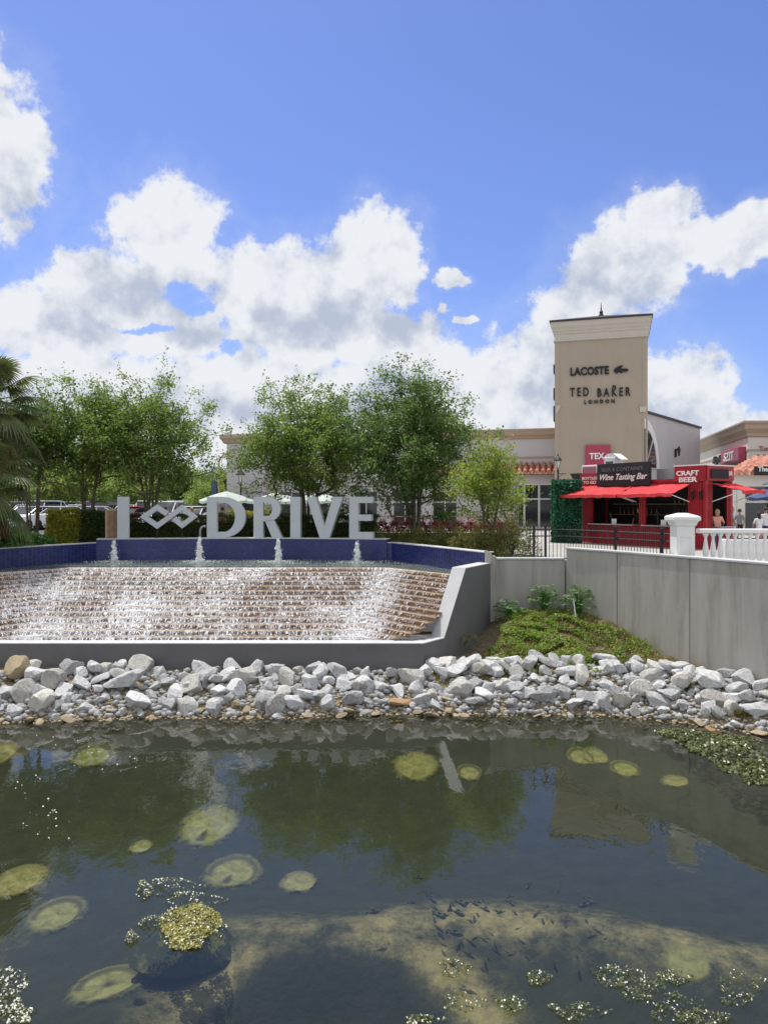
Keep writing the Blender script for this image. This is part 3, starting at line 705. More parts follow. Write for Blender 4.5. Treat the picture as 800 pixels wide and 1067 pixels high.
# ------------------------------------------------------------------ letters on the plinth
def wl(x):
    """plinth frame at photo column x"""
    r=(x-CX)/F; X=r*30.3
    for _ in range(6): X=r*(30.3-(X-FX)**2/40*.95)
    return X, 30.3-(X-FX)**2/40*.95, math.atan(-(X-FX)*.95/20)
def letter(name_lbl, x0,x1, polys, holes=(), depth=.34, cat='letter', zb=3.64, ht=1.64, grp='letters of the fountain sign'):
    xc=(x0+x1)/2; X,Y,a=wl(xc); w=(x1-x0)/F*Y/math.cos(a)
    t=thing('sign_letter',name_lbl,cat,(X,Y+.18,zb),a,grp)
    for P in polys:
        mb=MB(); mb.slab([((p[0]-.5)*w,p[1]*ht) for p in P],depth); mb.build('letter_face',M['letter'],t,bevel=.008) 
    return t,w
# each letter is one outline with bridges where it has a counter
def arcpts(cx,cz,rx,rz_,a0,a1,n):
    return [(cx+rx*math.cos(R(a0+(a1-a0)*i/n)),cz+rz_*math.sin(R(a0+(a1-a0)*i/n))) for i in range(n+1)]
def single(lbl,x0,x1,polys,depth=.34,ht=1.64,name='sign_letter',zb=3.64):
    xc=(x0+x1)/2; X,Y,a=wl(xc); w=(x1-x0)/F*Y/math.cos(a)
    mb=MB()
    for P in polys: mb.slab([((p[0]-.5)*w,p[1]*ht) for p in P],depth)
    o=mb.build(name,M['letter']); o.location=(X,Y+.14,zb); o.rotation_euler=(0,0,a)
    tag(o,lbl,'letter','letters of the fountain sign'); return o
T=[[(0,0),(1,0),(1,1),(0,1)]]
single('tall grey capital I standing alone at the left end of the sign',121.5,133,T)
single('grey capital I between the letters R and V',302,312.5,T)
def ringstrip(outer,inner):
    """quads between two open polylines, as convex pieces"""
    return [[outer[i],outer[i+1],inner[i+1],inner[i]] for i in range(len(outer)-1)]
sw=.26
Do=arcpts(.40,.5,.60,.50,-90,90,22); Di=arcpts(.40,.5,.60-.27,.5-.135,-90,90,22)
single('grey capital D with a wide round bowl, right of the linked diamond emblem',215,255,[[(0,0),(sw,0),(sw,1),(0,1)],[(sw,0),(.40,0),(.40,.135),(sw,.135)],[(sw,.865),(.40,.865),(.40,1),(sw,1)]]+ringstrip(Do,Di))
Ro=arcpts(.52,.70,.44,.30,-90,90,16); Ri=arcpts(.52,.70,.44-.30,.30-.135,-90,90,16)
single('grey capital R with its slanted leg',263.5,293,[[(0,0),(.34,0),(.34,1),(0,1)],[(.34,.40),(.52,.40),(.52,.535),(.34,.535)],[(.34,.865),(.52,.865),(.52,1),(.34,1)],[(.66,0),(1.02,0),(.72,.44),(.40,.42)]]+ringstrip(Ro,Ri))
single('grey capital V of the fountain sign',318.5,357,[[(0,1),(.27,1),(.5,.30),(.5,0),(.37,0)],[(1,1),(.73,1),(.5,.30),(.5,0),(.63,0)]])
single('grey capital E at the right end of the sign',363.5,388.5,[[(0,0),(.38,0),(.38,1),(0,1)],[(.38,0),(1,0),(1,.15),(.38,.15)],[(.38,.42),(.93,.42),(.93,.57),(.38,.57)],[(.38,.85),(1,.85),(1,1),(.38,1)]])
# linked diamond emblem
xc=174; X,Y,a=wl(xc); k=Y/F/math.cos(a)
emb=thing('diamond_emblem','grey emblem of two linked open diamonds on thin posts between the letters I and D','emblem',(X,Y+.14,3.64),a,)
def ep(x,y): return ((x/6.154+90-xc)*k, (560.7-(y/6.154+490))*k)
path=[(512,283),(450,240),(371,300),(450,358),(603,243),(676,300),(605,355),(553,312)]
pts=[Vector(ep(*p)) for p in path]; th=.098
left=[];rgt=[]
for i,p in enumerate(pts):
    d0=(p-pts[i-1]).normalized() if i else (pts[1]-pts[0]).normalized(); d1=(pts[i+1]-p).normalized() if i<len(pts)-1 else d0
    n0=Vector((-d0.y,d0.x)); n1=Vector((-d1.y,d1.x)); m=(n0+n1).normalized(); q=m*th/max(.3,m.dot(n0)); left.append(p+q); rgt.append(p-q)
mb=MB()
for i in range(len(pts)-1): mb.slab([tuple(left[i]),tuple(left[i+1]),tuple(rgt[i+1]),tuple(rgt[i])],.24)
mb.build('diamond_band',M['letter'],emb)
for px in (450,604):
    x_,_=ep(px,300); mb=MB(); mb.box(x_-.02,x_+.02,.08,.12,0,ep(450,385)[1]); mb.build('post',M['black'],emb)
# brown board and small steel hoop behind the first letters
X,Y,a=wl(114)
bd=thing('notice_board','narrow brown board in a pale frame standing left of the tall letter I','board',(X,Y+.55,3.12),a)
mb=MB(); mb.box(-.27,.27,0,.06,.40,1.60); mb.build('panel',M['wood'],bd)
mb=MB(); mb.box(-.33,-.272,-.01,.09,0,1.63); mb.box(.272,.30,-.01,.09,0,1.63); mb.box(-.272,.272,-.01,.09,1.60,1.65); mb.build('frame',M['nosing'],bd)
X,Y,a=wl(211.5)
mb=MB(); mb.tube([(-.13,0,0),(-.13,0,.30),(-.08,0,.42),(.02,0,.46),(.12,0,.46)],.045,10); hp=mb.build('steel_hoop',M['steelgrey'],smooth=True); hp.location=(X-.05,Y+.30,3.64); tag(hp,'small bent steel pipe standing against the left side of the letter D','pipe')

# ------------------------------------------------------------------ concrete retaining wall
cwall=thing('retaining_wall','stained grey concrete retaining wall with vertical joints, right of the fountain','wall',(5.72,23.85,0))
def zt(i): return 3.30 if i==0 else 3.63
segs=[((3.50,23.85),(5.69,23.85),3.30-.06),((5.71,23.85),CW[2],3.63-.06),(CW[2],CW[3],3.57),(CW[3],CW[4],3.57),(CW[4],CW[5],3.57),(CW[5],CW[6],3.57),(CW[6],CW[7],3.57)]
for a,b,z in segs:
    A,B=Vector(a),Vector(b); d=(B-A).normalized()*.012
    mb=MB(); mb.wall([tuple(A+d),tuple(B-d)],.30,-.6,z); mb.build('wall_panel',M['concrete'],cwall,world=True,bevel=.01)
mb=MB(); mb.wall([(3.5,23.82),(5.66,23.82)],.36,3.245,3.30); mb.build('coping',M['coping'],cwall,world=True,bevel=.008)
mb=MB(); mb.wall([(5.68,23.82)]+[(p[0]-.027,p[1]-.013) for p in CW[2:]],.36,3.575,3.63); mb.build('coping',M['coping'],cwall,world=True,bevel=.008)
mb=MB(); mb.wall([(5.685,23.81),(5.70,24.2)],-.01,3.30,3.63); 
mb=MB(); mb.box(5.62,5.80,24.0,24.12,.5,3.22); mb.build('wall_panel',M['concrete'],cwall,world=True)  # backing strip added behind the joint to block the bright slit
mb=MB(); mb.box(3.36,3.50,23.70,24.15,-.4,3.36); mb.box(3.14,3.36,23.68,24.1,1.0,3.50); mb.build('end_pilaster',M['concrete'],cwall,world=True,bevel=.01)
# ------------------------------------------------------------------ lettering helper
def text_verts(body, w, h, ext=.02, shear=0.0, bold=0.0, space=1.0, lines=1.0):
    cu=bpy.data.curves.new('t','FONT'); cu.body=body; cu.size=1; cu.extrude=ext; cu.shear=shear; cu.offset=bold; cu.space_character=space; cu.space_line=lines
    cu.align_x='CENTER'; cu.resolution_u=3
    o=bpy.data.objects.new('t',cu); COL.objects.link(o); bpy.context.view_layer.update()
    dg=bpy.context.evaluated_depsgraph_get(); me=bpy.data.meshes.new_from_object(o.evaluated_get(dg))
    bpy.data.objects.remove(o); bpy.data.curves.remove(cu)
    vs=[v.co.copy() for v in me.vertices]; fs=[tuple(p.vertices) for p in me.polygons]; bpy.data.meshes.remove(me)
    x0=min(v.x for v in vs);x1=max(v.x for v in vs);y0=min(v.y for v in vs);y1=max(v.y for v in vs)
    out=[((v.x-x0)/(x1-x0)*w-w/2,(v.y-y0)/(y1-y0)*h-h/2,v.z) for v in vs]
    return out,fs
def lettering(parent, body, x, y, z, w, h, mat, name='lettering', ext=.02, M0=Matrix(), **k):
    """letters on a plane facing -y of the parent's frame, centre (x,y,z)"""
    vs,fs=text_verts(body,w,h,ext,**k)
    mb=MB(); mb.T=M0; mb.add([(x+a,y-c,z+b) for a,b,c in vs],fs); return mb.build(name,mat,parent)
def wallx(px,A,B):
    """distance along the plan line A->B where photo column px meets it"""
    r=(px-CX)/F; ax,ay=A; dx,dy=B[0]-A[0],B[1]-A[1]; L=math.hypot(dx,dy)
    t=(r*ay-ax)/(dx-r*dy); return t*L, ay+t*dy
def zat(y,D): return CAMZ-(y-HY)/F*D

# ------------------------------------------------------------------ tower
A=(11.72,52.0); B=(17.42,50.26); W_T=math.dist(A,B); rzT=math.atan2(B[1]-A[1],B[0]-A[0])
tw=thing('shop_tower','tall square tan stucco tower with flared cream cornice and black shop lettering','tower',(A[0],A[1],3.0),rzT)
def TX(px): return wallx(px,A,B)
H1=zat(353,51.2)-3.0; H2=zat(333,51)-3.0
mb=MB(); mb.box(0,W_T,0,W_T,0,H1); mb.build('shaft',M['tan'],tw)
mb=MB(); mb.box(.45,W_T-.45,-.06,0.02,0,H1-.25); 
# raised corner pilasters leave a recessed centre panel
mb=MB(); mb.box(-.03,.30,-.025,.3,0,H1-.07); mb.box(W_T-.30,W_T+.03,-.025,.3,0,H1-.07); mb.build('corner_pilaster',M['tan'],tw)
mb=MB()
rings=[]
for o_,z in ((.02,H1-.06),(.10,H1-.04),(.10,H1+.04),(.04,H1+.07),(.04,H1+.42),(.09,H1+.46),(.11,H1+.58),(.17,H1+.66),(.20,H1+.80),(.27,H1+.92),(.29,H2-.10),(.31,H2)):
    rings.append([(-o_,-o_,z),(W_T+o_,-o_,z),(W_T+o_,W_T+o_,z),(-o_,W_T+o_,z)])
mb.loft(rings,caps=True); cn=mb.build('cornice',M['cream'],tw)
mb=MB(); c=W_T/2; o_=.36; mb.loft([[(-o_,-o_,H2+.002),(W_T+o_,-o_,H2+.002),(W_T+o_,W_T+o_,H2+.002),(-o_,W_T+o_,H2+.002)],[(-o_,-o_,H2+.13),(W_T+o_,-o_,H2+.13),(W_T+o_,W_T+o_,H2+.13),(-o_,W_T+o_,H2+.13)],[(c-.06,c-.06,H2+1.0),(c+.06,c-.06,H2+1.0),(c+.06,c+.06,H2+1.0),(c-.06,c+.06,H2+1.0)]],caps=True); rf=mb.build('roof',M['roofdark'],tw)
mb=MB(); mb.lathe([(.12,0),(.18,.1),(.10,.2),(.15,.3),(.06,.42),(.03,.7),(.012,1.0)],(c,c,H2+.95),10); mb.build('finial',M['roofdark'],rf)
def tl(body,x0,x1,y0,y1,mat=None,**k):
    a,Da=TX(x0); b,Db=TX(x1); D=(Da+Db)/2
    return lettering(tw,body,(a+b)/2,-.05,(zat(y0,D)+zat(y1,D))/2-3.0,b-a,zat(y0,D)-zat(y1,D),mat or M['blackmatte'],ext=.05,**k)
tl('LACOSTE',594,634,382.3,391,bold=.03)
tl('TED',593.5,613,404,413,bold=.012,space=1.45); tl('BAKER',622,656.5,404,413,bold=.012,space=1.45)
tl('LONDON',608.5,640,416.5,420.5,bold=.02,space=1.7)
# the little hook over the K
a,D=TX(639.5); mb=MB(); mb.slab([(a-.12,zat(403.5,D)-3),(a+.12,zat(403.5,D)-3),(a+.06,zat(401.6,D)-3),(a-.10,zat(401.6,D)-3)],.08,Matrix.Translation((0,-.1,0))); mb.build('lettering',M['blackmatte'],tw)
# reptile emblem beside the first name: long body, open jaw, legs and raised tail
def crx(u): return TX(639+u*15.5)[0]
def crz(v): return zat(390.5-v*9,51)-3.0
body=[(0,.35),(.04,.62),(.22,.80),(.42,.95),(.62,1.0),(.50,.80),(.36,.68),(.60,.60),(.80,.62),(.97,.50),(.99,.36),(.80,.22),(.55,.25),(.56,.08),(.48,.08),(.44,.24),(.26,.24),(.22,.06),(.14,.08),(.14,.28),(.05,.22)]
mb=MB()
fan=[(.40,.45)]
for i in range(len(body)):
    p,q=body[i],body[(i+1)%len(body)]
    mb.slab([(crx(.36),crz(.45)),(crx(p[0]),crz(p[1])),(crx(q[0]),crz(q[1]))],.08,Matrix.Translation((0,-.1,0)))
mb.build('emblem',M['blackmatte'],tw)
# blade signs on the left side of the tower seen edge on
for y0,y1 in ((377,386),(402,414),(421,437)):
    mb=MB(); mb.box(-.20,-.02,1.0,3.4,zat(y1,52)-3,zat(y0,52)-3); mb.build('side_sign',M['blackmatte'],tw)
# small cream plates on both front corners
for s in (0,1):
    x=.05 if s==0 else W_T-.45
    mb=MB(); zc=zat(426,51.5)-3; mb.slab([(x,zc-.35),(x+.40*(1-s),zc+.30-.3*s),(x+.40,zc+.3*(1-s)+.0),(x+.40*s,zc-.35*s+.28*(1-s))],.05,Matrix.Translation((0,-.074,0))); mb.build('corner_plate',M['cream'],tw)
# red banner with white lettering
a,D=TX(609.5); b,_=TX(635.5); z0=zat(486,D)-3; z1=zat(464,D)-3
mb=MB(); mb.box(a,b,-.16,-.10,z0,z1); bn=mb.build('banner',M['pinksign'],tw)
lettering(bn,'TEX',(a+b)/2-.05,-.17,z1-.75,1.0,.42,M['signwhite'],ext=.015,bold=.03)

# ------------------------------------------------------------------ long shop building behind the trees
A=(-12.6,62.0); B=(12.6,55.0); L=math.dist(A,B); ra=math.atan2(B[1]-A[1],B[0]-A[0])
bl=thing('long_shop_building','long low pale grey shop building with brown cornice running behind the trees','building',(A[0],A[1],3.0),ra)
mb=MB(); mb.box(0,L,0,14,0,6.75); mb.box(-.0,3.4,-.5,0.01,0,6.85); mb.build('wall',M['lilac'],bl)
mb=MB(); mb.loft([[(-o,-o,z),(L+2,-o,z),(L+2,14,z),(-o,14,z)] for o,z in ((.02,6.75),(.12,6.8),(.14,6.9),(.3,7.05),(.33,7.25),(.4,7.38),(.4,7.48))],caps=True)
mb.loft([[(-.2-o,-.52-o,z),(3.6+o,-.52-o,z),(3.6+o,1,z),(-.2-o,1,z)] for o,z in ((.0,6.87),(.1,6.95),(.15,7.1),(.3,7.3),(.3,7.6))],caps=True)
mb.build('cornice',M['brown'],bl)
mb=MB(); mb.box(3.42,L,-.07,-.005,5.35,5.45); mb.box(3.42,L,-.05,-.004,1.0,1.1); mb.build('string_course',M['brown'],bl)
for k in range(5):
    x=4.5+k*3.1
    mb=MB(); mb.box(x,x+1.9,-.03,.02,.3,2.9); w_=mb.build('window',M['glass'],bl)
    mb=MB(); 
    for q in (0,.93,1.84): mb.box(x+q,x+q+.07,-.07,-.031,.3,2.9)
    mb.box(x,x+1.91,-.065,-.032,2.1,2.17); mb.build('window_frame',M['mullion'],w_)
# the shopfront seen beside the tower
sx=lambda px: wallx(px,A,B)
a,Da=sx(541); b,Db=sx(588); zb=zat(550,55.3)-3; zt_=zat(505,55.3)-3
mb=MB(); mb.box(a,b,-.42,-.36,.35,zt_); gw=mb.build('shop_window',M['glass'],bl)
mb=MB(); cols=[545,549.5,561,563.2,578]
for px in (546.5,561.8,577):
    x,_=sx(px); mb.box(x-.07,x+.07,-.50,-.425,.30,zt_)
xm=[sx(546.5)[0],sx(577)[0]]; zz=zat(520,55.3)-3
mb.box(a,b,-.49,-.426,zz-.05,zz+.05); mb.box(a,b,-.50,-.424,zt_-.04,zt_+.1); mb.box(a,b,-.5,-.35,.12,.34)
mb.build('shop_window_frame',M['mullion'],gw)
mb=MB(); mb.box(a-6,b,-.55,-.004,zt_+.105,zat(494.5,55)-3); mb.build('fascia',M['lilac'],bl)
# tiled canopy: rows of half round tiles running down the slope
def tile_roof(name,parent,x0,x1,y0,z0,y1,z1,pitch=.26,hip0=0.0,world=False):
    mb=MB(); n=int((x1-x0)/pitch)
    for k in range(n):
        xa=x0+k*pitch; off=max(0.0,hip0*(1-(xa-x0)/max(.01,hip0))) if hip0 else 0
        t=1.0 if not hip0 else min(1.0,(xa-x0+.1)/hip0)
        ye=y0+(y1-y0)*t; ze=z0+(z1-z0)*t
        steps=max(1,int(6*t))
        rings=[]
        for q in range(steps+1):
            f=q/steps; y=y0+(ye-y0)*f; z=z0+(ze-z0)*f
            for (lift,) in (((0,),(.03,)) if 0<q<steps else ((0,),)):
                rings.append([(xa+pitch*.5-math.cos(R(a_))*pitch*.36,y,z+math.sin(R(a_))*pitch*.62+lift) for a_ in (0,36,72,108,144,180)]+[(xa+pitch,y,z-.05),(xa,y,z-.05)])
        mb.loft(rings,caps=True)
    return mb.build(name,M['tile'],parent)
tile_roof('tile_canopy',bl,a-6,b,-1.35,zat(494,55)-3+.02,-.02,zat(484.5,55.5)-3,.42)
mb=MB(); x,_=sx(498)
# brown ring arch ornaments
def arch(lbl,px,D,ytop,rad,grp=None):
    p=at(px,D,y=ytop); H=p.z-3.12-rad
    t=thing('garden_arch',lbl,'arch',(p.x,p.y,3.12))
    pts=[(-rad,0,0),(-rad,0,H*.5)]+[(-rad*math.cos(R(a_)),0,H+rad*math.sin(R(a_))) for a_ in range(0,181,12)]+[(rad,0,H*.5),(rad,0,0)]
    mb=MB(); mb.tube(pts,.045,8); mb.build('arch_tube',M['brown'],t,smooth=True)
    pts=[(-(rad-.12)*math.cos(R(a_)),0,H+(rad-.12)*math.sin(R(a_))) for a_ in range(0,181,12)]
    mb=MB(); mb.tube(pts,.02,6); mb.build('inner_hoop',M['brown'],t)
arch('tall slim brown metal arch beside the lamp at the left end of the long building',240,45,471.5,.66)
arch('tall slim brown metal arch rising behind the small yellow-green tree',521.5,45,456.5,.60)

# ------------------------------------------------------------------ gable wall building and the corner building on the right
A=(17.2,50.2); B=(25.4,61.0); L=math.dist(A,B); ra=math.atan2(B[1]-A[1],B[0]-A[0])
gb=thing('flat_roofed_building','plain pale grey building with dark roof edge and arched window, right of the tower','building',(A[0],A[1],3.0),ra)
mb=MB(); mb.box(.35,L,0.0,5,0,8.05); mb.build('wall',M['lilac'],gb)
mb=MB(); mb.box(.3,L+.1,-.12,5.1,8.052,8.20); mb.build('roof_edge',M['roofdark'],gb)
x0,_=wallx(671,A,B); x1,_=wallx(683,A,B); ar=(x1-x0); xc=x0-.0; zc=zat(488,51.5)-3
mb=MB(); 
o=arcpts(xc,zc,ar+.55,ar+.55+.3,0,90,10); i_=arcpts(xc,zc,ar,ar+.2,0,90,10)
for q in ringstrip(o,i_): mb.slab(q,.06,Matrix.Translation((0,-.065,0)))
mb.build('window_surround',M['white'],gb)
mb=MB(); 
for k in range(10): mb.slab([(xc,zc),i_[k],i_[k+1]],.03,Matrix.Translation((0,-.035,0)))
aw=mb.build('arched_window',M['glass'],gb)
mb=MB(); mb.slab([(xc,zc-.03),(xc+ar,zc-.03),(xc+ar,zc+.03),(xc,zc+.03)],.03,Matrix.Translation((0,-.07,0))); mb.slab([(xc+.0,zc),(xc+.04,zc),(xc+ar*.7,zc+ar*.8),(xc+ar*.66,zc+ar*.84)],.03,Matrix.Translation((0,-.068,0))); mb.build('glazing_bar',M['mullion'],aw)
x,_=wallx(702.5,A,B); zl=zat(471,55)-3
mb=MB(); mb.box(x-.06,x+.06,-.14,-.002,zl-.35,zl+.25); mb.lathe([(.16,-.0),(.12,.1),(.03,.3)],(x,-.3,zl+.15),8); mb.lathe([(.05,-.42),(.11,-.05),(.12,0)],(x,-.3,zl+.14),8); mb.tube([(x,-.14,zl+.2),(x,-.3,zl+.42)],.03,6); mb.build('wall_lantern',M['black'],gb)

A=(29.6,73.6); B=(24.8,51.7); L=math.dist(A,B)
cb_=thing('corner_shop_building','pale cream corner shop building with tan cornice and terracotta roofed arcade at the right edge','building',(B[0],B[1],3.0))
def wl2(x,y): return (x-B[0],y-B[1])
foot=[wl2(*B),(40,0),(40,22),wl2(*A)]
def off(foot,o):
    return [(foot[0][0]-o,foot[0][1]-o),(foot[1][0],foot[1][1]-o),foot[2],(foot[3][0]-o,foot[3][1])]
mb=MB(); mb.prism(foot,0,6.55); mb.build('wall',M['pale'],cb_)
mb=MB(); mb.loft([[(p[0],p[1],z) for p in off(foot,o_)] for o_,z in ((.02,6.55),(.14,6.6),(.16,6.8),(.4,7.1),(.42,7.35),(.55,7.5),(.55,7.62))],caps=True); mb.build('cornice',M['tan'],cb_)
mb=MB(); mb.loft([[(p[0],p[1],z) for p in off(foot,.06)] for z in (5.62,5.72)],caps=True); mb.build('string_course',M['brown'],cb_)
# signs on the receding face (frame looks along the wall)
rr=math.atan2(B[1]-A[1],B[0]-A[0]); MS=Matrix.Translation(Vector((A[0]-B[0],A[1]-B[1],0)))@Matrix.Rotation(rr,4,'Z')
def s3(px): return wallx(px,A,B)
a,Da=s3(743); b,Db=s3(753); D=(Da+Db)/2
lettering(cb_,'Style',(a+b)/2,-.06,zat(479.5,D)-3,b-a,.75,M['blackmatte'],ext=.05,M0=MS,shear=.3,bold=.04,name='lettering')
a,Da=s3(757); b,Db=s3(777); D=(Da+Db)/2; z0=zat(483,D)-3; z1=zat(468,D)-3
mb=MB(); mb.T=MS; mb.box(a,b,-.45,-.02,z0,z1,.05); sg=mb.build('sign_box',M['pinksign'],cb_)
mb=MB(); mb.T=MS; mb.box(a+.15,b-.25,-.47,-.452,z0+.1,z1-.1); mb.build('sign_face',M['mauve'],sg)
lettering(sg,'SZIT',(a+b)/2-.15,-.49,(z0+z1)/2,(b-a)*.55,(z1-z0)*.62,M['signwhite'],ext=.02,M0=MS,bold=.02)
a=(789-CX)/F*51.5-B[0]
lettering(cb_,'Toms',(796-CX)/F*51.6-B[0]+.25,-.06,zat(467,51.6)-3,1.2,.3,M['mauve'],ext=.04)
# arcade
E0=20.9-B[0]; YA=46.0-B[1]
zE=zat(494,46)-3
mb=MB(); mb.box(E0,20,YA,YA+.45,zE-.75,zE-.04); mb.box(E0,E0+.4,YA+.455,-.5,zE-.74,zE-.045); mb.build('arcade_beam',M['pale'],cb_)
tile_roof('arcade_roof',cb_,E0-.3,20,YA-.35,zE-.02,-.9,zat(477,50.5)-3,.46,hip0=4.2)
for px in (763,772,812): 
    x=(px-CX)/F*46-B[0]; mb=MB(); mb.box(x-.25,x+.25,YA+.03,YA+.42,0,zE-.75,.02); mb.box(x-.32,x+.32,YA-.02,YA+.47,0,.25,.02); mb.build('column',M['pale'],cb_)
mb=MB(); mb.box(E0+.2,20,-.55,-.05,0,zE-.8); mb.build('arcade_shopfront',M['glass'],cb_)
x0=(775-CX)/F*46-B[0]; z1=zat(524,46)-3
mb=MB(); mb.box(x0,20,YA+.5,YA+.62,z1,z1+.25); mb.box(x0,x0+.2,YA+.5,YA+.62,0,z1-.002); mb.build('shop_door_frame',M['pale'],cb_)
mb=MB(); mb.box(x0+.21,20,YA+.56,YA+.6,0,z1-.01); mb.build('shop_door',M['glass'],cb_)
xw=(796-CX)/F*45.4-B[0]
mb=MB(); mb.box(xw-.6,xw+1.6,YA-.6,YA-.5,zE-.1,zE+.45,.02); sg=mb.build('sign_box',M['blackmatte'],cb_)
lettering(sg,'The',xw-.1,YA-.62,zE+.28,.6,.3,M['signwhite'],ext=.015,bold=.02)

# ------------------------------------------------------------------ red container bar
A=(9.6,37.0); B=(13.15,31.0); L=math.dist(A,B); ra=math.atan2(B[1]-A[1],B[0]-A[0]); DP=1.75
bar=thing('container_bar','red shipping container bar with red awnings, black name board and CRAFT BEER lettering','kiosk',(A[0],A[1],3.12),ra)
BA,BB=A,B
def kx(px): return wallx(px,BA,BB)[0]
def kz(px,y): return zat(y,wallx(px,BA,BB)[1])-3.12
Hc=2.95; Ht=3.46
def corr(mb,x0,x1,y,z0,z1,d=.035,p=.12,ax='x'):
    """corrugated sheet facing -y (or +x)"""
    n=max(1,int(round((x1-x0)/p))); P=[]
    for k in range(n):
        xa=x0+(x1-x0)*k/n; w=(x1-x0)/n
        P+=[(xa,0),(xa+w*.35,0),(xa+w*.5,d),(xa+w*.85,d)]
    P.append((x1,0))
    if ax=='x': A1=[(a,y+b,z0) for a,b in P]; B1=[(a,y+b,z1) for a,b in P]; A2=[(a,y+.06,z0) for a,b in P]; B2=[(a,y+.06,z1) for a,b in P]
    else: A1=[(y-b,a,z0) for a,b in P]; B1=[(y-b,a,z1) for a,b in P]; A2=[(y-.06,a,z0) for a,b in P]; B2=[(y-.06,a,z1) for a,b in P]
    n=len(P)
    mb.add(A1+B1+A2+B2,[(i,i+1,n+i+1,n+i) for i in range(n-1)]+[(2*n+i,3*n+i,3*n+i+1,2*n+i+1) for i in range(n-1)]+[(n+i,n+i+1,3*n+i+1,3*n+i) for i in range(n-1)]+[(i,2*n+i,2*n+i+1,i+1) for i in range(n-1)])
p0,p1,p2,p3=kx(617),kx(665),kx(672),kx(716); zc=.95; zo=2.62
mb=MB(); corr(mb,.16,L-.16,0.02,.10,zc-.05); corr(mb,p3,L-.17,.02,zc-.04,Hc-.1); corr(mb,p1,p2,.02,zc-.04,zo); corr(mb,.17,p0,.02,zc-.04,zo); corr(mb,.17,p3,.021,zo+.002,Hc-.1)
mb.build('front_panel',M['red'],bar)
mb=MB()
for x in (0,L-.15): mb.box(x,x+.15,0,.16,0,Hc,.01)
for x in (0,L-.15): mb.box(x,x+.15,DP-.16,DP,0,Hc,.01)
mb.box(.155,L-.155,0,.12,0,.10); mb.box(.155,L-.155,0,.12,Hc-.13,Hc-.002); mb.box(L-.12,L,.165,DP-.165,Hc-.13,Hc); mb.box(L-.12,L,.165,DP-.165,0,.10)
mb.build('frame',M['red'],bar,bevel=.006)
mb=MB(); mb.box(0.02,L-.02,.17,DP-.01,Hc-.06,Hc-.01); mb.box(.02,L-.02,DP-.05,DP-.01,.05,Hc-.07); mb.box(.02,.06,.17,DP-.06,.05,Hc-.07); mb.build('shell',M['blackmatte'],bar)
# parapet boards above the roof line
mb=MB(); xa=kx(605); xb=kx(624); mb.box(.0,xb,-.05,.01,Hc-.25,Ht-.12); mb.build('parapet_board',M['red'],bar); mb=MB(); xd=kx(703); mb.box(xd,L,-.05,.01,Hc-.12,Ht); mb.box(L-.02,L+.05,.012,DP,Hc-.1,Ht-.02); mb.build('parapet_board',M['red'],bar)
mb=MB(); mb.box(xd-.03,L+.08,-.08,.04,Ht+.002,Ht+.05); mb.box(L-.02,L+.08,.042,DP,Ht-.018,Ht+.03); mb.build('parapet_trim',M['white'],bar)
mb=MB(); xs_=kx(679); mb.box(xs_,xd,.3,.4,Hc,Ht-.05); mb.build('roof_screen',M['steelgrey'],bar)
lettering(bar,'CRAFT',(kx(705)+kx(729))/2,-.055,kz(717,493),kx(728.5)-kx(705),.21,M['signwhite'],bold=.03)
lettering(bar,'BEER',(kx(707)+kx(728))/2,-.055,kz(717,499.7),kx(727)-kx(708),.21,M['signwhite'],bold=.03)
lettering(bar,'BOTTLES',(kx(607)+kx(623))/2,-.055,kz(615,498.5),kx(623)-kx(607.5),.13,M['signwhite'],bold=.02)
lettering(bar,'TO GO',(kx(607)+kx(623))/2,-.055,kz(615,502.8),kx(622)-kx(609),.15,M['signwhite'],bold=.03)
# black name board, standing proud of the roof
x0,x1=kx(625),kx(679.5); z0=kz(650,506.5); z1=kz(650,482.5)
mb=MB(); mb.box(x0,x1,-.22,-.06,z0,z1,.01); nb=mb.build('name_board',M['blackmatte'],bar)
M['dimletter']=pm('dim_grey_lettering',(.16,.14,.18),.7,.1,3)
lettering(nb,'BEER & CONTAINER',(x0+x1)/2,-.225,z1-.28,(x1-x0)*.8,.17,M['dimletter'],ext=.01)
lettering(nb,'Wine Tasting Bar',(x0+x1)/2+.05,-.23,z0+.38,(x1-x0)*.9,.36,M['signwhite'],ext=.012,shear=.35,bold=.01)
# right side face with an opening and a black screen sign
mb=MB(); corr(mb,.17,.42,L-.001,.10,Hc-.14,ax='y'); corr(mb,DP-.40,DP-.17,L-.001,.10,Hc-.14,ax='y'); corr(mb,.43,DP-.41,L-.001,.10,zc-.05,ax='y'); mb.build('side_panel',M['red'],bar)
MR=Matrix.Translation((L,0,0))@Matrix.Rotation(R(90),4,'Z')
mb=MB(); mb.T=MR; mb.box(.22,1.35,-.10,-.055,Hc-.02,Ht-.14); sb=mb.build('side_sign',M['blackmatte'],bar)
lettering(sb,'BAR',1.48,-.07,(Hc+Ht)/2-.05,.26,.2,M['signwhite'],M0=MR,ext=.01,bold=.02)
# counters
mb=MB(); mb.box(p0,p1-.02,-.35,.30,zc-.045,zc,.008); mb.box(p2+.02,p3,-.35,.30,zc-.045,zc,.008); mb.T=MR; mb.box(.43,DP-.41,-.35,.3,zc-.045,zc,.008); mb.build('counter',M['steelgrey'],bar)
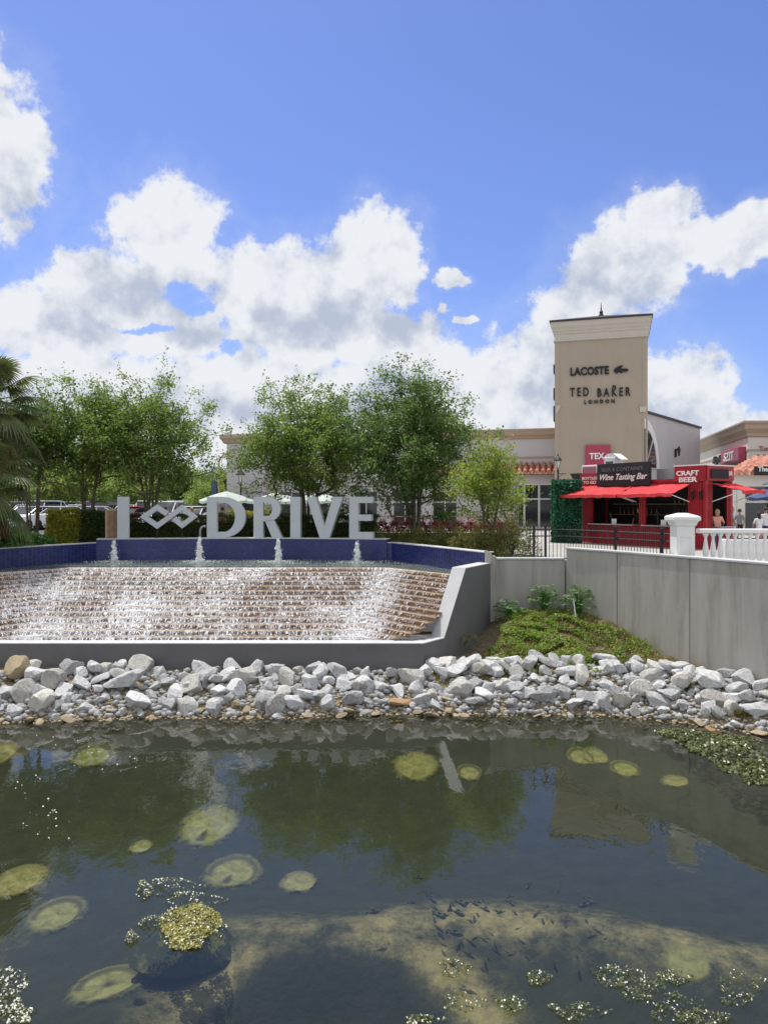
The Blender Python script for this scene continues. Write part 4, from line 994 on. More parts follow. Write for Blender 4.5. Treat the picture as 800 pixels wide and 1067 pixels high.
# awnings: sloping canvas with a scalloped drop and arms
def awning(px0,px1,proj=1.15,MM=Matrix(),x0=None,x1=None,drop=.42):
    if x0 is None: x0,x1=kx(px0),kx(px1)
    zt0=2.72
    mb=MB(); mb.T=MM; n=10; top=[];bot=[]
    rng=np.random.RandomState(int(x0*10)+3)
    rings=[]
    for q in range(7):
        f=q/6; rings.append([(x0+(x1-x0)*k/n,-.05-proj*f,zt0-drop*f-.05*math.sin(math.pi*f)*(.6+.4*math.sin(k*2.2))+.012*rng.normal()) for k in range(n+1)])
    V=[p for r in rings for p in r]; nn=n+1
    V2=[(a,b,c-.02) for a,b,c in V]; o=len(V)
    Fs=[(q*nn+k,q*nn+k+1,(q+1)*nn+k+1,(q+1)*nn+k) for q in range(6) for k in range(n)]
    Fs+=[tuple(i+o for i in reversed(f)) for f in Fs]
    e=[6*nn+k for k in range(n+1)]; V3=[(V[i][0],V[i][1]-.01,V[i][2]-.13-.02*((k%2))) for k,i in enumerate(e)]; b=2*o
    Fs+=[(e[k],e[k+1],b+k+1,b+k) for k in range(n)]
    mb.add(V+V2+V3,Fs); aw=mb.build('awning',M['redcloth'],bar)
    mb=MB(); mb.T=MM
    for x in (x0+.05,x1-.05): mb.tube([(x,-.03,zt0-.75),(x,-.05-proj*.95,zt0-drop-.04)],.018,6)
    mb.build('awning_arm',M['white'],aw)
awning(600,661); awning(662,719)
awning(0,0,MM=MR,x0=.3,x1=DP+.1,proj=1.35,drop=.30)
# lanterns on the pillar
for x in (kx(722),kx(730)):
    mb=MB(); mb.box(x-.05,x+.05,-.10,-.03,2.05,2.45,.01); mb.build('wall_lantern',M['black'],bar)
# inside: shelf, bottles, taps, price boards
mb=MB(); mb.box(p0,p3,DP-.35,DP-.06,1.35,1.39); mb.box(p0,p3,DP-.35,DP-.06,1.85,1.89); mb.build('shelf',M['wood'],bar)
for k in range(3):  # pale grey panels added to brighten the view inside
    xa=p2+.1+k*(p3-p2-.1)/3; mb=MB(); mb.box(xa,xa+(p3-p2)/3-.12,DP-.44,DP-.37,.1,1.32,.01); fd=mb.build('pale_back_panel',M['steelgrey'],bar)
    mb=MB(); mb.box(xa+.04,xa+.06,DP-.47,DP-.445,.6,1.1); mb.build('handle',M['white'],fd)
def things_on(px0,px1,y,z,n,names,seed):
    r=np.random.RandomState(seed)
    for k in range(n):
        x=kx(px0)+(kx(px1)-kx(px0))*(k+.5)/n+r.uniform(-.03,.03)
        mb=MB(); s=r.uniform(.8,1.15); mb.lathe([(.035,0),(.038,.02),(.038,.17*s),(.014,.23*s),(.014,.29*s),(.0145,.30*s)],(0,0,0),10)
        o=mb.build('bottle',M['bottle'],smooth=True); p=W[bar.name]@Vector((x,y,z)); o.location=p
        tag(o,names,'bottle','bottles on the shelves of the red bar')
things_on(620,662,DP-.2,1.39,9,'amber bottle on the lower shelf inside the left opening of the red bar',1)
things_on(676,714,DP-.2,1.39,9,'amber bottle on the lower shelf inside the right opening of the red bar',2)
things_on(676,714,DP-.2,1.89,8,'amber bottle on the upper shelf inside the right opening of the red bar',3)
for px,y_,h,w_,lb in ((634,.15,.42,.16,'small black tap tower on the left bar counter'),(683,.1,.5,.2,'black menu stand on the right bar counter, nearest the middle pillar'),(706,.1,.36,.14,'small black tap tower near the right end of the bar counter')):
    p=W[bar.name]@Vector((kx(px),y_,zc)); mb=MB(); mb.lathe([(w_*.5,0),(w_*.5,.02),(.03,.04),(.03,h),(.035,h+.01)],n=10); mb.box(-w_/2,w_/2,-.03,.03,h-.02,h+.06)
    for q in (-.05,.05): mb.box(q-.01,q+.01,-.06,-.03,h-.1,h+.12)
    o=mb.build('tap_tower',M['black']); o.location=p; o.rotation_euler=(0,0,ra); tag(o,lb,'tap')
for px,z,lb in ((692.5,zc,'square white card standing on the right bar counter'),(641,zc,'small white card on the left bar counter')):
    p=W[bar.name]@Vector((kx(px),-.1,z)); mb=MB(); mb.box(-.14,.14,-.01,.01,0,.24,.004); mb.box(-.14,.14,-.05,.05,0,.012)
    o=mb.build('counter_card',M['signwhite']); o.location=p; o.rotation_euler=(0,0,ra); tag(o,lb,'card')
# white cabinet and lettered box on the roof of the bar
x0,x1=kx(621),kx(640)
cab=thing('roof_cabinet','white box cabinet with dark louvred window on the roof of the red bar','cabinet',tuple(W[bar.name]@Vector((x0,.5,Hc))),ra)
w_=x1-x0
mb=MB(); mb.box(0,w_*.62,0,.55,0,1.15,.02); mb.box(w_*.625,w_,.1,.5,0,.85,.02); mb.slab([(-.05,1.152),(w_*.62,1.152),(w_*.9,1.0),(w_*.9,1.03),(w_*.5,1.32),(.2,1.32)],.5,Matrix.Translation((0,.02,0))); mb.build('casing',M['white'],cab)
mb=MB(); mb.box(.12,w_*.5,-.015,-.001,.35,.95); lv=mb.build('louvre',M['glass'],cab)
mb=MB()
for k in range(7): mb.box(w_*.66+.07*k*1.2,w_*.66+.07*k*1.2+.03,.085,.098,.1,.75)
mb.build('fin',M['steelgrey'],cab)
x0,x1=kx(601.5),kx(618)
lbx=thing('roof_sign_box','low pink sign box in a white frame at the left end of the bar roof','sign',tuple(W[bar.name]@Vector((max(x0,-.3),.25,Ht-.2))),ra)
w_=x1-x0
mb=MB(); mb.box(0,w_,0,.4,0,.50,.02); mb.build('casing',M['white'],lbx)
mb=MB(); mb.box(.08,w_-.08,-.012,-.002,.08,.42); mb.build('sign_face',M['mauve'],lbx)
# black gusset panel and green plant wall at the bar's left end
mb=MB(); mb.slab([(-.75,3.38),(.0,3.38),(.0,2.35)],.06); gs=mb.build('end_gusset',M['blackmatte'],bar)

# ------------------------------------------------------------------ black fence
FP=[(4.7,24.75),(5.95,24.75),(7.0,23.0),(8.15,20.75)]
fen=thing('metal_fence','black metal picket fence along the top of the concrete wall','fence',(5.9,24.7,3.12))
Lp=[Vector(p) for p in FP]; acc=0; zT=1.08
pk=MB(); posts=[]
for a,b in zip(Lp[:-1],Lp[1:]):
    d=(b-a); l=d.length; d.normalize(); n=int(l/.115)
    for k in range(n):
        p=a+d*(k+.5)*l/n; pk.tube([(p.x,p.y,3.16),(p.x,p.y,3.12+zT+.07)],.010,5); pk.tube([(p.x,p.y,3.12+zT+.07),(p.x,p.y,3.12+zT+.13)],[.014,.001],5)
    for z in (3.22,3.95,4.16): 
        pk.tube([(a.x,a.y,z),(b.x,b.y,z)],.02,4)
pk.build('picket_panel',M['black'],fen,world=True)
for px in (556,568,641,689):
    # post where this column meets the fence line
    for a,b in zip(FP[:-1],FP[1:]):
        l,D=wallx(px,a,b)
        if 0<=l<=math.dist(a,b):
            t=l/math.dist(a,b); x=a[0]+(b[0]-a[0])*t; y=a[1]+(b[1]-a[1])*t
            mb=MB(); mb.box(x-.035,x+.035,y-.035,y+.035,3.12,4.27,.004); mb.lathe([(.045,0),(.045,.02),(.012,.07)],(x,y,4.27),8); mb.build('fence_post',M['black'],fen,world=True)
# ------------------------------------------------------------------ balustrade
YB=20.7
def pier(px,lbl):
    p=at(px,YB,z=3.12); t=thing('balustrade_pier',lbl,'pier',(p.x,YB,3.12))
    mb=MB(); w=.245; mb.box(-w,w,-w,w,0,1.28,.008); mb.build('shaft',M['white'],t)
    mb=MB(); o_=[]
    for e,z in ((.26,1.281),(.28,1.31),(.29,1.36),(.33,1.42),(.36,1.44),(.36,1.52),(.33,1.55),(.10,1.63)):
        o_.append([(-e,-e,z),(e,-e,z),(e,e,z),(-e,e,z)])
    mb.loft(o_,caps=True); mb.build('cap',M['white'],t)
    mb=MB(); 
    for s in ((-.14,.14,.35,.37),(-.14,.14,.98,1.0),(-.14,-.12,.372,.978),(.12,.14,.372,.978)): mb.box(s[0],s[1],-w-.012,-w-.001,s[2],s[3])
    mb.build('panel_moulding',M['white'],t)
pier(710.5,'white masonry pier with flared cap at the left end of the balustrade')
bs=thing('balustrade','white balustrade with turned balusters on top of the concrete wall at right','balustrade',(8.55,YB,3.12))
mb=MB(); mb.box(0,5.2,-.14,.14,1.08,1.20,.02); mb.build('top_rail',M['white'],bs)
mb=MB(); mb.box(0,5.2,-.13,.13,0.0,.30,.01); mb.build('base',M['white'],bs)
prof=[(.075,.30),(.075,.34),(.045,.36),(.05,.40),(.078,.52),(.082,.60),(.062,.74),(.038,.90),(.036,.96),(.05,.985),(.045,1.0),(.075,1.03),(.075,1.08)]
mb=MB(); mb.lathe(prof,n=14); b0=mb.build('baluster',M['white'],bs,smooth=True); b0.location=(.22,0,0)
for k in range(1,24):
    c=b0.copy(); COL.objects.link(c); c.parent=bs; c.location=(.22+.202*k,0,0)
# wall of planting box behind the balusters (bright white behind the right ones)
pb=thing('white_planter','low white planter box behind the balustrade','planter',(9.9,21.9,3.12))
mb=MB(); mb.box(0,3.5,0,.5,0,.85,.02); mb.build('box',M['white'],pb); mb=MB(); mb.box(.06,3.44,.06,.44,.86,.88); mb.build('soil',M['mulch'],pb)

# ------------------------------------------------------------------ lamp posts and umbrellas
def lamp(px,D,ytop,lbl,rev=False):
    p=at(px,D,y=ytop); z0=float(gz(p.x,p.y)); H=p.z-z0
    t=thing('street_lamp',lbl,'street lamp',(p.x,p.y,z0),0,'black street lamps')
    mb=MB(); mb.lathe([(.16,0),(.16,.12),(.09,.3),(.07,.6),(.055,.8),(.045,H-1.0),(.06,H-.98),(.06,H-.9),(.03,H-.85),(.03,H-.78)],n=10); mb.build('pole',M['black'],t)
    mb=MB(); mb.lathe([(.07,H-.78),(.15,H-.42),(.155,H-.40)],n=8); ln=mb.build('lantern',M['lamp_glass'],t)
    mb=MB(); mb.lathe([(.24,H-.398),(.22,H-.34),(.10,H-.2),(.04,H-.14),(.03,H-.04),(.005,H)],n=8)
    for k in range(4):
        a=math.pi/4+k*math.pi/2; mb.tube([(.075*math.cos(a),.075*math.sin(a),H-.78),(.16*math.cos(a),.16*math.sin(a),H-.4)],.012,4)
    mb.build('lantern_cap',M['black'],ln)
    mb=MB(); mb.tube([(0,0,H-1.1),(.45,0,H-1.1)],.02,5); mb.tube([(-.0,0,H-1.3),(.3,0,H-1.1)],.012,5); mb.build('banner_arm',M['black'],t)
lamp(251,40,487,'black street lamp in front of the left end of the long building')
lamp(581,41,472.5,'black street lamp standing behind the green plant wall, left of the tower sign')
def umbrella(px,D,ytop,r,mat,lbl,cat='umbrella',tiers=1,grp=None,hd=.42,name='patio_umbrella'):
    p=at(px,D,y=ytop); z0=float(gz(p.x,p.y)); H=p.z-z0
    t=thing(name,lbl,cat,(p.x,p.y,z0),R(rnd.uniform(0,40)),grp)
    mb=MB(); mb.lathe([(.28,0),(.28,.06),(.05,.09),(.025,.12),(.022,H-.02)],n=10); mb.build('pole',M['steelgrey'],t)
    mb=MB(); n=8; rings=[]
    levels=[(r,H-hd,.0),(r*.5,H-hd*.42,.0),(.03,H,.0)]
    for rr_,z,_ in levels:
        ring=[]
        for k in range(n*4):
            a=2*math.pi*k/(n*4); s=(k%4)/4; sag=math.sin(math.pi*s); ring.append((rr_*(1-.05*sag)*math.cos(a),rr_*(1-.05*sag)*math.sin(a),z-.05*sag*rr_))
        rings.append(ring)
    mb.loft([[(x,y,z-.12) for x,y,z in rings[0]]]+rings,caps=False)
    if tiers>1:
        mb.loft([[(x*.45,y*.45,H+.02+(z-(H-hd))*.4) for x,y,z in rings[0]],[(.02*math.cos(k),.02*math.sin(k),H+.22) for k in range(n*4)]])
    mb.build('canopy',mat,t,smooth=False)
    mb=MB()
    for k in range(n):
        a=2*math.pi*k/n; mb.tube([(0,0,H-.05),(r*.97*math.cos(a),r*.97*math.sin(a),H-hd-.02)],.008,4); mb.tube([(0,0,H-.75),(r*.5*math.cos(a),r*.5*math.sin(a),H-hd*.5-.03)],.008,4)
    mb.build('rib',M['steelgrey'],t)
umbrella(236,37,512,1.3,M['umbwhite'],'pale green-white patio umbrella above the letter D',grp='patio umbrellas behind the sign')
umbrella(288,38.5,513,1.25,M['umbwhite'],'pale green-white patio umbrella above the letter R',grp='patio umbrellas behind the sign')
umbrella(331,39.5,513,1.35,M['umbwhite'],'pale green-white patio umbrella above the letter V, rightmost of the three',grp='patio umbrellas behind the sign')
umbrella(806,34,505,1.15,M['umbblue'],'two-tier navy blue market umbrella at the right edge',tiers=2,hd=.55)
# small blue pole banner by the far trees
p=at(226,44,z=float(gz(-9.7,44))); t=thing('pole_banner','small blue banner on a thin pole left of the long building','banner',tuple(p))
mb=MB(); mb.tube([(0,0,0),(0,0,3.2)],.03,6); mb.build('pole',M['black'],t); mb=MB(); mb.box(-.32,-.04,-.01,.01,1.9,3.1); mb.build('flag',M['umbblue'],t)
# ------------------------------------------------------------------ trees
def grow(seed,H,Rx,base,n_stem,n_cl,leaf_per,leaf_L,leaf_W,squash=1.0,sig=.24,lump=.25,tip=.008,top_taper=.75,stem_spread=.16,skew=(0,0)):
    """skeleton reaching for points in the crown; returns wood (verts, quads) and leaves (verts, quads)"""
    r=np.random.RandomState(seed)
    cz=(base+H)/2; rz_=(H-base)/2
    ph=r.uniform(0,6.28,8)
    T=[]
    while len(T)<n_cl:
        d=r.normal(size=3); d/=np.linalg.norm(d); rad=r.uniform(.12,1)**.5
        a=math.atan2(d[1],d[0]); 
        lm=1+lump*(.5*math.sin(3*a+ph[0]+2*d[2])+.35*math.sin(5*a+ph[1]-3*d[2])+.35*math.sin(2*a+4*d[2]+ph[2])+.3*r.normal())
        p=d*rad*lm; z=p[2]
        w=1.0 if z<0 else 1-(1-top_taper)*z
        if z<-.35: w*=.8+.2*(z+1)/.65
        T.append((p[0]*Rx*w+skew[0]*z,p[1]*Rx*squash*w+skew[1]*z,max(base*.85,cz+z*rz_)))
    T=np.array(T)
    pos=[];par=[]
    def addn(p,q): pos.append(np.array(p,float)); par.append(q); return len(pos)-1
    for s in range(n_stem):
        a=6.283*s/n_stem+r.uniform(-.4,.4); r0=.10 if n_stem>1 else 0; q=addn((r0*math.cos(a),r0*math.sin(a),0),-1)
        sp=stem_spread*Rx*(1 if n_stem>1 else .15); ht=base+(H-base)*r.uniform(.35,.6); m=int(ht/.3)
        wob=r.uniform(-.15,.15,4)
        for k in range(1,m+1):
            f=k/m; e=r0+sp*f**1.3*(1+ (f>.5)*(f-.5)*1.2)
            q=addn((e*math.cos(a)+wob[0]*math.sin(f*4+wob[1]*9)*.5,e*math.sin(a)+wob[2]*math.sin(f*5)*.5,ht*f),q)
    order=np.argsort(np.hypot(T[:,0],T[:,1])*1.0+np.abs(T[:,2]-base)*.6)
    tips=[]
    for ti in order:
        t=T[ti]; P=np.array(pos); d=P-t; dist=np.sqrt((d**2).sum(1))+np.maximum(0,d[:,2]+.1)*1.6+ (P[:,2]<base*.6)*5
        q=int(dist.argmin()); p0=pos[q]; L=np.linalg.norm(t-p0); m=max(1,int(L/.28)); side=r.normal(size=3)*.06*L
        for k in range(1,m+1):
            f=k/m; q=addn(p0+(t-p0)*f+side*math.sin(f*math.pi)+np.array([0,0,.10*L*math.sin(f*math.pi)]),q)
        tips.append(q)
    n=len(pos); cnt=np.zeros(n); 
    for q in tips: cnt[q]+=1
    for q in range(n-1,-1,-1):
        if par[q]>=0: cnt[par[q]]+=cnt[q]
    rad=tip*np.maximum(cnt,1)**.42
    V=[];Q=[]
    for q in range(n):
        if par[q]<0: continue
        a,b=pos[par[q]],pos[q]; ra,rb=rad[par[q]],rad[q]
        if par[par[q]]>=0 and cnt[par[q]]>cnt[q]*1.8: ra=min(ra,rb*1.5)
        d=b-a; L=np.linalg.norm(d)+1e-9; d/=L; u=np.cross(d,[0,0,1]) if abs(d[2])<.95 else np.cross(d,[0,1,0]); u/=np.linalg.norm(u); v=np.cross(d,u)
        k_=6 if ra>.02 else 3; b0=len(V)
        for c,rr_ in ((a-d*ra*.3,ra),(b+d*rb*.3,rb)):
            for k in range(k_): t=6.283*k/k_; V.append(c+(u*math.cos(t)+v*math.sin(t))*rr_)
        for k in range(k_): Q.append((b0+k,b0+(k+1)%k_,b0+k_+(k+1)%k_,b0+k_+k))
    C=[]
    for ti in range(len(T)):
        m=int(leaf_per*r.uniform(.4,1.5)); C.append(T[ti]+r.normal(size=(m,3))*np.array([sig,sig,sig*.75]))
        if r.uniform()<.25:   # twig poking out with leaves along it
            o=T[ti]-np.array([0,0,cz]); o/=np.linalg.norm(o)+1e-6; o[2]=abs(o[2])+.3; o/=np.linalg.norm(o)
            m2=10; C.append(T[ti]+o*np.linspace(.1,.75,m2)[:,None]+r.normal(size=(m2,3))*.05)
    C=np.concatenate(C)
    LV,LQ=leaves_np(C,leaf_L,leaf_W,r,up=.35)
    return (np.array(V),np.array(Q)),(LV,LQ)
def tree(lbl,x,D,seed,H,Rx,base,leaf,bark='bark',grp=None,name='crape_myrtle_tree',cat='tree',rz=0,**k):
    z0=float(gz(x,D)); (V,Q),(LV,LQ)=grow(seed,H,Rx,base,**k)
    t=thing(name,lbl,cat,(x,D,z0),rz,grp)
    link('trunk',np_mesh('trunk',V,Q,M[bark],smooth=True),t)
    link('crown',np_mesh('crown',LV,LQ,M[leaf]),t)
    return t
def X_(px,D): return (px-CX)/F*D
CR=dict(n_stem=5,n_cl=430,leaf_per=54,leaf_L=.125,leaf_W=.07,lump=.42,sig=.19)
TG='crape myrtle trees behind the fountain sign'
tree('wide crape myrtle with two bunched trunks, second tree from the left behind the yellow-green hedge',X_(92,32),32,11,6.9,2.7,2.35,'crape',grp=TG,**dict(CR,n_stem=3))
tree('airy crape myrtle with many upright stems, behind the diamond emblem',X_(158,32.5),32.5,12,7.1,3.0,2.25,'crape',grp=TG,**dict(CR,n_stem=6))
tree('bushy crape myrtle growing behind the letters R, I and V',X_(321,33),33,13,6.9,3.05,1.7,'crape',grp=TG,**dict(CR,n_cl=620,leaf_per=58))
tree('tallest deep green crape myrtle, right of the letter E',X_(432,32),32,14,7.4,3.0,1.6,'crape_dark',grp=TG,**dict(CR,n_cl=720,leaf_per=56,n_stem=6,top_taper=.55,skew=(-.15,0)))
tree('small yellow-green tree with a single slim trunk near the black fence',X_(510,27.5),27.5,15,4.0,1.45,1.2,'lime',name='small_tree',**dict(CR,n_stem=2,n_cl=190,leaf_per=44,leaf_L=.11,leaf_W=.06,sig=.17,top_taper=.55,lump=.5))
tree('crape myrtle with thin dark stems just right of the palm',X_(34,31),31,16,6.0,1.8,2.9,'crape_dark',grp=TG,**dict(CR,n_cl=230,n_stem=4))
# trees of the car park, far off: a few grown, the rest copied
FG='trees of the car park in the distance'
f1=tree('x',0,60,21,6.5,3.4,2.0,'farleaf',grp=FG,name='car_park_tree',**dict(n_stem=1,n_cl=190,leaf_per=34,leaf_L=.34,leaf_W=.20,sig=.42,tip=.016))
f2=tree('x',0,60,22,7.5,3.0,2.2,'fargreen',grp=FG,name='car_park_tree',**dict(n_stem=2,n_cl=190,leaf_per=34,leaf_L=.34,leaf_W=.20,sig=.42,tip=.016))
FT=[(f1,60,66,.8,'bright green car park tree seen between the palm and the left crape myrtles'),
 (f2,-10,70,1.1,'dark green car park tree behind the palm at the left edge'),
 (f2,22,95,1.0,'small dark car park tree far behind the palm stems'),
 (f1,104,80,1.0,'bright green car park tree seen under the crown of the second tree'),
 (f1,131,62,.65,'light green car park tree behind the tall letter I'),
 (f2,186,72,.7,'dark car park tree behind the right part of the diamond emblem'),
 (f1,205,90,.85,'pale green car park tree just left of the letter D'),
 (f2,229,66,.62,'green tree behind the slim arch, left of the long building'),
 (f1,216,58,.5,'low light green tree beside the small blue banner'),
 (f2,150,105,1.2,'farthest dark tree between the stems behind the emblem'),
 (f1,78,110,1.2,'farthest pale tree above the parked cars behind the hedge')]
for k,(src,px,D,sc,lb) in enumerate(FT):
    x=X_(px,D); z=float(gz(x,D))
    if k==0: o=f1
    elif k==1: o=f2
    else: o=copy_tree(src)
    o.location=(x,D,z); o.scale=(sc,sc,sc); o.rotation_euler=(0,0,k*1.3); o['label']=lb
# distant wood along the horizon, one mass
r=np.random.RandomState(5); C=[]
for k in range(420):
    x=r.uniform(-190,-14); y=r.uniform(150,175); h=r.uniform(3,9); 
    C.append(np.array([x,y,3.6+h*.5])+r.normal(size=(60,3))*np.array([2.6,2.0,h*.28]))
C=np.concatenate(C); C[:,2]=np.maximum(C[:,2],3.7); V,Q=leaves_np(C,1.0,.7,r,up=.3)
tag(link('distant_wood',np_mesh('distant_wood',V,Q,M['fargreen'])),'hazy green band of distant trees beyond the car park','woodland',kind='stuff')

# ------------------------------------------------------------------ palm at the left edge
def fan_frond(mbG,base,az,el,L,fanR,droop,seed,dead=False):
    """petiole with a fan of narrow pleated blades"""
    r=np.random.RandomState(seed)
    d=Vector((math.cos(az)*math.cos(el),math.sin(az)*math.cos(el),math.sin(el))); side=Vector((-math.sin(az),math.cos(az),0)); up=side.cross(d)*-1
    pts=[]; 
    for k in range(6):
        f=k/5; pts.append(Vector(base)+d*L*f+Vector((0,0,-droop*.35*f*f)))
    mbG['stem'].tube(pts,[.028*(1-.6*k/5) for k in range(6)],5)
    tip=pts[-1]; dd=(pts[-1]-pts[-2]).normalized(); upn=side.cross(dd)*-1
    nb=34
    for k in range(nb):
        a=R(-125+250*k/(nb-1)); bl=fanR*(1-.28*abs(a)/2.2)*r.uniform(.88,1.08)
        dirv=(dd*math.cos(a)+side*math.sin(a)).normalized()
        w=.035; n=6; ring=[]
        p=tip.copy(); prev=p
        nv=side.cross(dd)*-1
        L1=[];R1=[];Mi=[]
        for q in range(n+1):
            f=q/n; pos_=tip+dirv*bl*f+Vector((0,0,-(droop*.55+.12)*bl*f**2.2))+nv*(.10*math.cos(a)*f*(1-f))
            ww=w*math.sin(math.pi*min(1,.12+f*.88))**.7*(1 if q<n else .05); t=dirv.cross(nv).normalized()
            L1.append(pos_+t*ww); R1.append(pos_-t*ww); Mi.append(pos_-nv*ww*.35)
        vs=L1+Mi+R1; m=n+1
        mbG['leaf'].add(vs,[(q,q+1,m+q+1,m+q) for q in range(n)]+[(m+q,m+q+1,2*m+q+1,2*m+q) for q in range(n)])
def palm(lbl,x,D,H,seed,ns):
    z0=float(gz(x,D)); t=thing('fan_palm',lbl,'palm tree',(x,D,z0))
    r=np.random.RandomState(seed)
    mb=MB(); pts=[(.12*math.sin(k*.35),0.02*k,H*k/14) for k in range(15)]; rad=[.24-.05*k/14+.02*math.sin(k*2.1) for k in range(15)]; mb.tube(pts,rad,12)
    for k in range(120):   # old leaf boots
        z=r.uniform(.3,H*1.0); a=r.uniform(0,6.283); rr_=.20; c=Vector((.12*math.sin(z/H*14*.35),.02*z/H*14,z)); o=Vector((math.cos(a),math.sin(a),0))
        mb.tube([c+o*rr_*.8,c+o*(rr_+.05)+Vector((0,0,.09)),c+o*(rr_+.09)+Vector((0,0,.20))],[.035,.03,.008],4)
    mb.build('trunk',M['palmbark'],t)
    top=Vector((.12*math.sin(14*.35),.28,H))
    G={'stem':MB(),'leaf':MB()}; Dd={'stem':MB(),'leaf':MB()}
    for k in range(ns):
        az=k*2.399+r.uniform(-.2,.2); f=k/ns; el=R(72-105*f+r.uniform(-8,8)); fan_frond(G,top+Vector((0,0,.1-.35*f)),az,el,r.uniform(1.1,1.5),r.uniform(.9,1.15),.35+.5*f,seed*50+k)
    for k in range(12):
        az=k*2.399+1; fan_frond(Dd,top+Vector((0,0,-.45)),az,R(-52+r.uniform(-14,8)),r.uniform(.8,1.2),.85,.6,seed*90+k)
    G['stem'].build('frond_stalk',M['palmleaf'],t); o=G['leaf'].build('frond',M['palmleaf'],t)
    Dd['stem'].build('dry_frond_stalk',M['palmdead'],t); Dd['leaf'].build('dry_frond',M['palmdead'],t)
    return t
palm('fan palm with dry hanging skirt at the left edge',X_(-14,27.0),27.0,5.6,3,34)
palm('shorter fan palm just outside the left edge, its fronds reaching in low',X_(-24,25.5),25.5,3.0,4,22)

# ------------------------------------------------------------------ hedges and shrubs
def hedge(lbl,name,plan,th,z0,z1,leaf,n,L=.075,Wd=.045,seed=1,rough=.10,grp=None,cat='hedge',loc=None,round_=False):
    r=np.random.RandomState(seed)
    pts=[Vector(p) for p in plan]; c=loc or (pts[0].x,pts[0].y,z0)
    t=thing(name,lbl,cat,c,0,grp)
    lens=[(b-a).length for a,b in zip(pts[:-1],pts[1:])]; tot=sum(lens); C=[]
    for k in range(n):
        u=r.uniform(0,tot); j=0
        while j<len(lens)-1 and u>lens[j]: u-=lens[j]; j+=1
        a,b=pts[j],pts[j+1]; d=(b-a)/lens[j]; nn=Vector((-d.y,d.x)); 
        face=r.uniform()
        hgt=z1-z0
        if face<.42: s=0.0; z=r.uniform(0,1)
        elif face<.8: s=r.uniform(0,1); z=1.0
        elif face<.9: s=1.0; z=r.uniform(0,1)
        else: s=r.uniform(0,1); z=r.uniform(.1,1)
        p=a+d*u+nn*(s*th)
        bulge=rough*(math.sin(p.x*3.1+z*4)+math.sin(p.x*7.3+2*z+p.y))*.5
        x_=p.x-nn.x*(bulge if s<.5 else 0)+r.normal()*.03; y_=p.y-nn.y*(bulge if s<.5 else 0)+r.normal()*.035
        zz=z0+hgt*z+(bulge*.8+abs(r.normal())*.05 if z>.97 else 0)+r.normal()*.02
        y_+=.32*z if s<.5 else .32*(1-s)*z
        C.append((x_-c[0],y_-c[1],max(.02,zz-c[2])))
    V,Q=leaves_np(np.array(C),L,Wd,r,up=.1)
    link('foliage',np_mesh('foliage',V,Q,M[leaf]),t)
    mb=MB(); mb.wall([(a.x,a.y+.45) for a in pts],th*.35,z0,z1-.22)
    mb.T=Matrix()
    o=mb.build('inner_stems',M['twig'],t,world=True)
    o.scale=(1,1,1)
    return t
hedge('clipped yellow-green hedge in front of the left trees','clipped_hedge',[(X_(42,30.0),30.35),(X_(76,30.3),30.7)],1.3,3.12,4.62,'hedgeleaf',15000,L=.095,Wd=.06,seed=2)
hedge('clipped dark green hedge right of the yellow-green one, beside the brown board','clipped_hedge',[(X_(77,30.6),30.75),(X_(106,31),31.05)],1.2,3.12,4.60,'darkhedge',11000,L=.09,Wd=.055,seed=3)
hedge('long dark clipped hedge directly behind the sign letters','clipped_hedge',[(X_(121,31.6),31.6),(X_(262,31.8),31.9),(X_(392,31.6),31.5)],1.1,3.12,4.42,'darkhedge',34000,L=.09,Wd=.055,seed=4)
hedge('low light green hedge top showing behind the letters D and R','clipped_hedge',[(X_(236,33.5),33.4),(X_(292,33.5),33.4)],.8,3.12,4.62,'hedgeleaf',5000,seed=9)
def shrub(seed,Rr,H,n,L,Wd,leaf):
    r=np.random.RandomState(seed); C=[];D_=[]
    for k in range(n):
        d=r.normal(size=3); d[2]=abs(d[2]); d/=np.linalg.norm(d); rad=r.uniform(.25,1)**.4*(1+.16*math.sin(4*math.atan2(d[1],d[0])+seed)+.12*math.sin(9*d[0]+5*d[2]))
        C.append((d[0]*Rr*rad,d[1]*Rr*rad,max(.03,d[2]*H*rad))); D_.append(d)
    V,Q=leaves_np(np.array(C),L,Wd,r,up=.0,dirs=np.array(D_)*.8+np.array([0,0,.3]))
    mb=MB()
    for k in range(14):
        a=r.uniform(0,6.283); e=r.uniform(.3,.85); mb.tube([(0,0,0),(Rr*.3*e*math.cos(a),Rr*.3*e*math.sin(a),H*.45),(Rr*.75*e*math.cos(a),Rr*.75*e*math.sin(a),H*.85*r.uniform(.6,1))],[.02,.014,.006],4)
    return V,Q,mb
def shrub_thing(name,lbl,x,y,z,seed,Rr,H,n,L,Wd,leaf,grp=None,cat='shrub'):
    V,Q,mb=shrub(seed,Rr,H,n,L,Wd,leaf)
    t=thing(name,lbl,cat,(x,y,z),0,grp); link('foliage',np_mesh('foliage',V,Q,M[leaf]),t); mb.build('stems',M['twig'],t); return t
SG='olive shrubs along the mosaic wall'
sp=[(400,30.4,.95,.75,'shrub'),(424,30.2,1.0,.8,''),(446,29.4,.95,.85,''),(468,28.6,1.0,.9,''),(489,27.6,.95,.85,''),(509,26.6,1.0,.9,''),(535,26.0,1.15,1.3,'')]
lb=['olive green shrub immediately right of the letter E','second olive shrub right of the letter E, in front of the tall tree trunks','olive shrub below the row of red flowers, at the right foot of the tall tree','olive shrub on the curve of the mosaic wall, between the tall and the small tree','olive shrub just left of the small yellow-green tree','olive shrub at the foot of the small yellow-green tree','largest loose olive bush, between the small tree and the black fence']
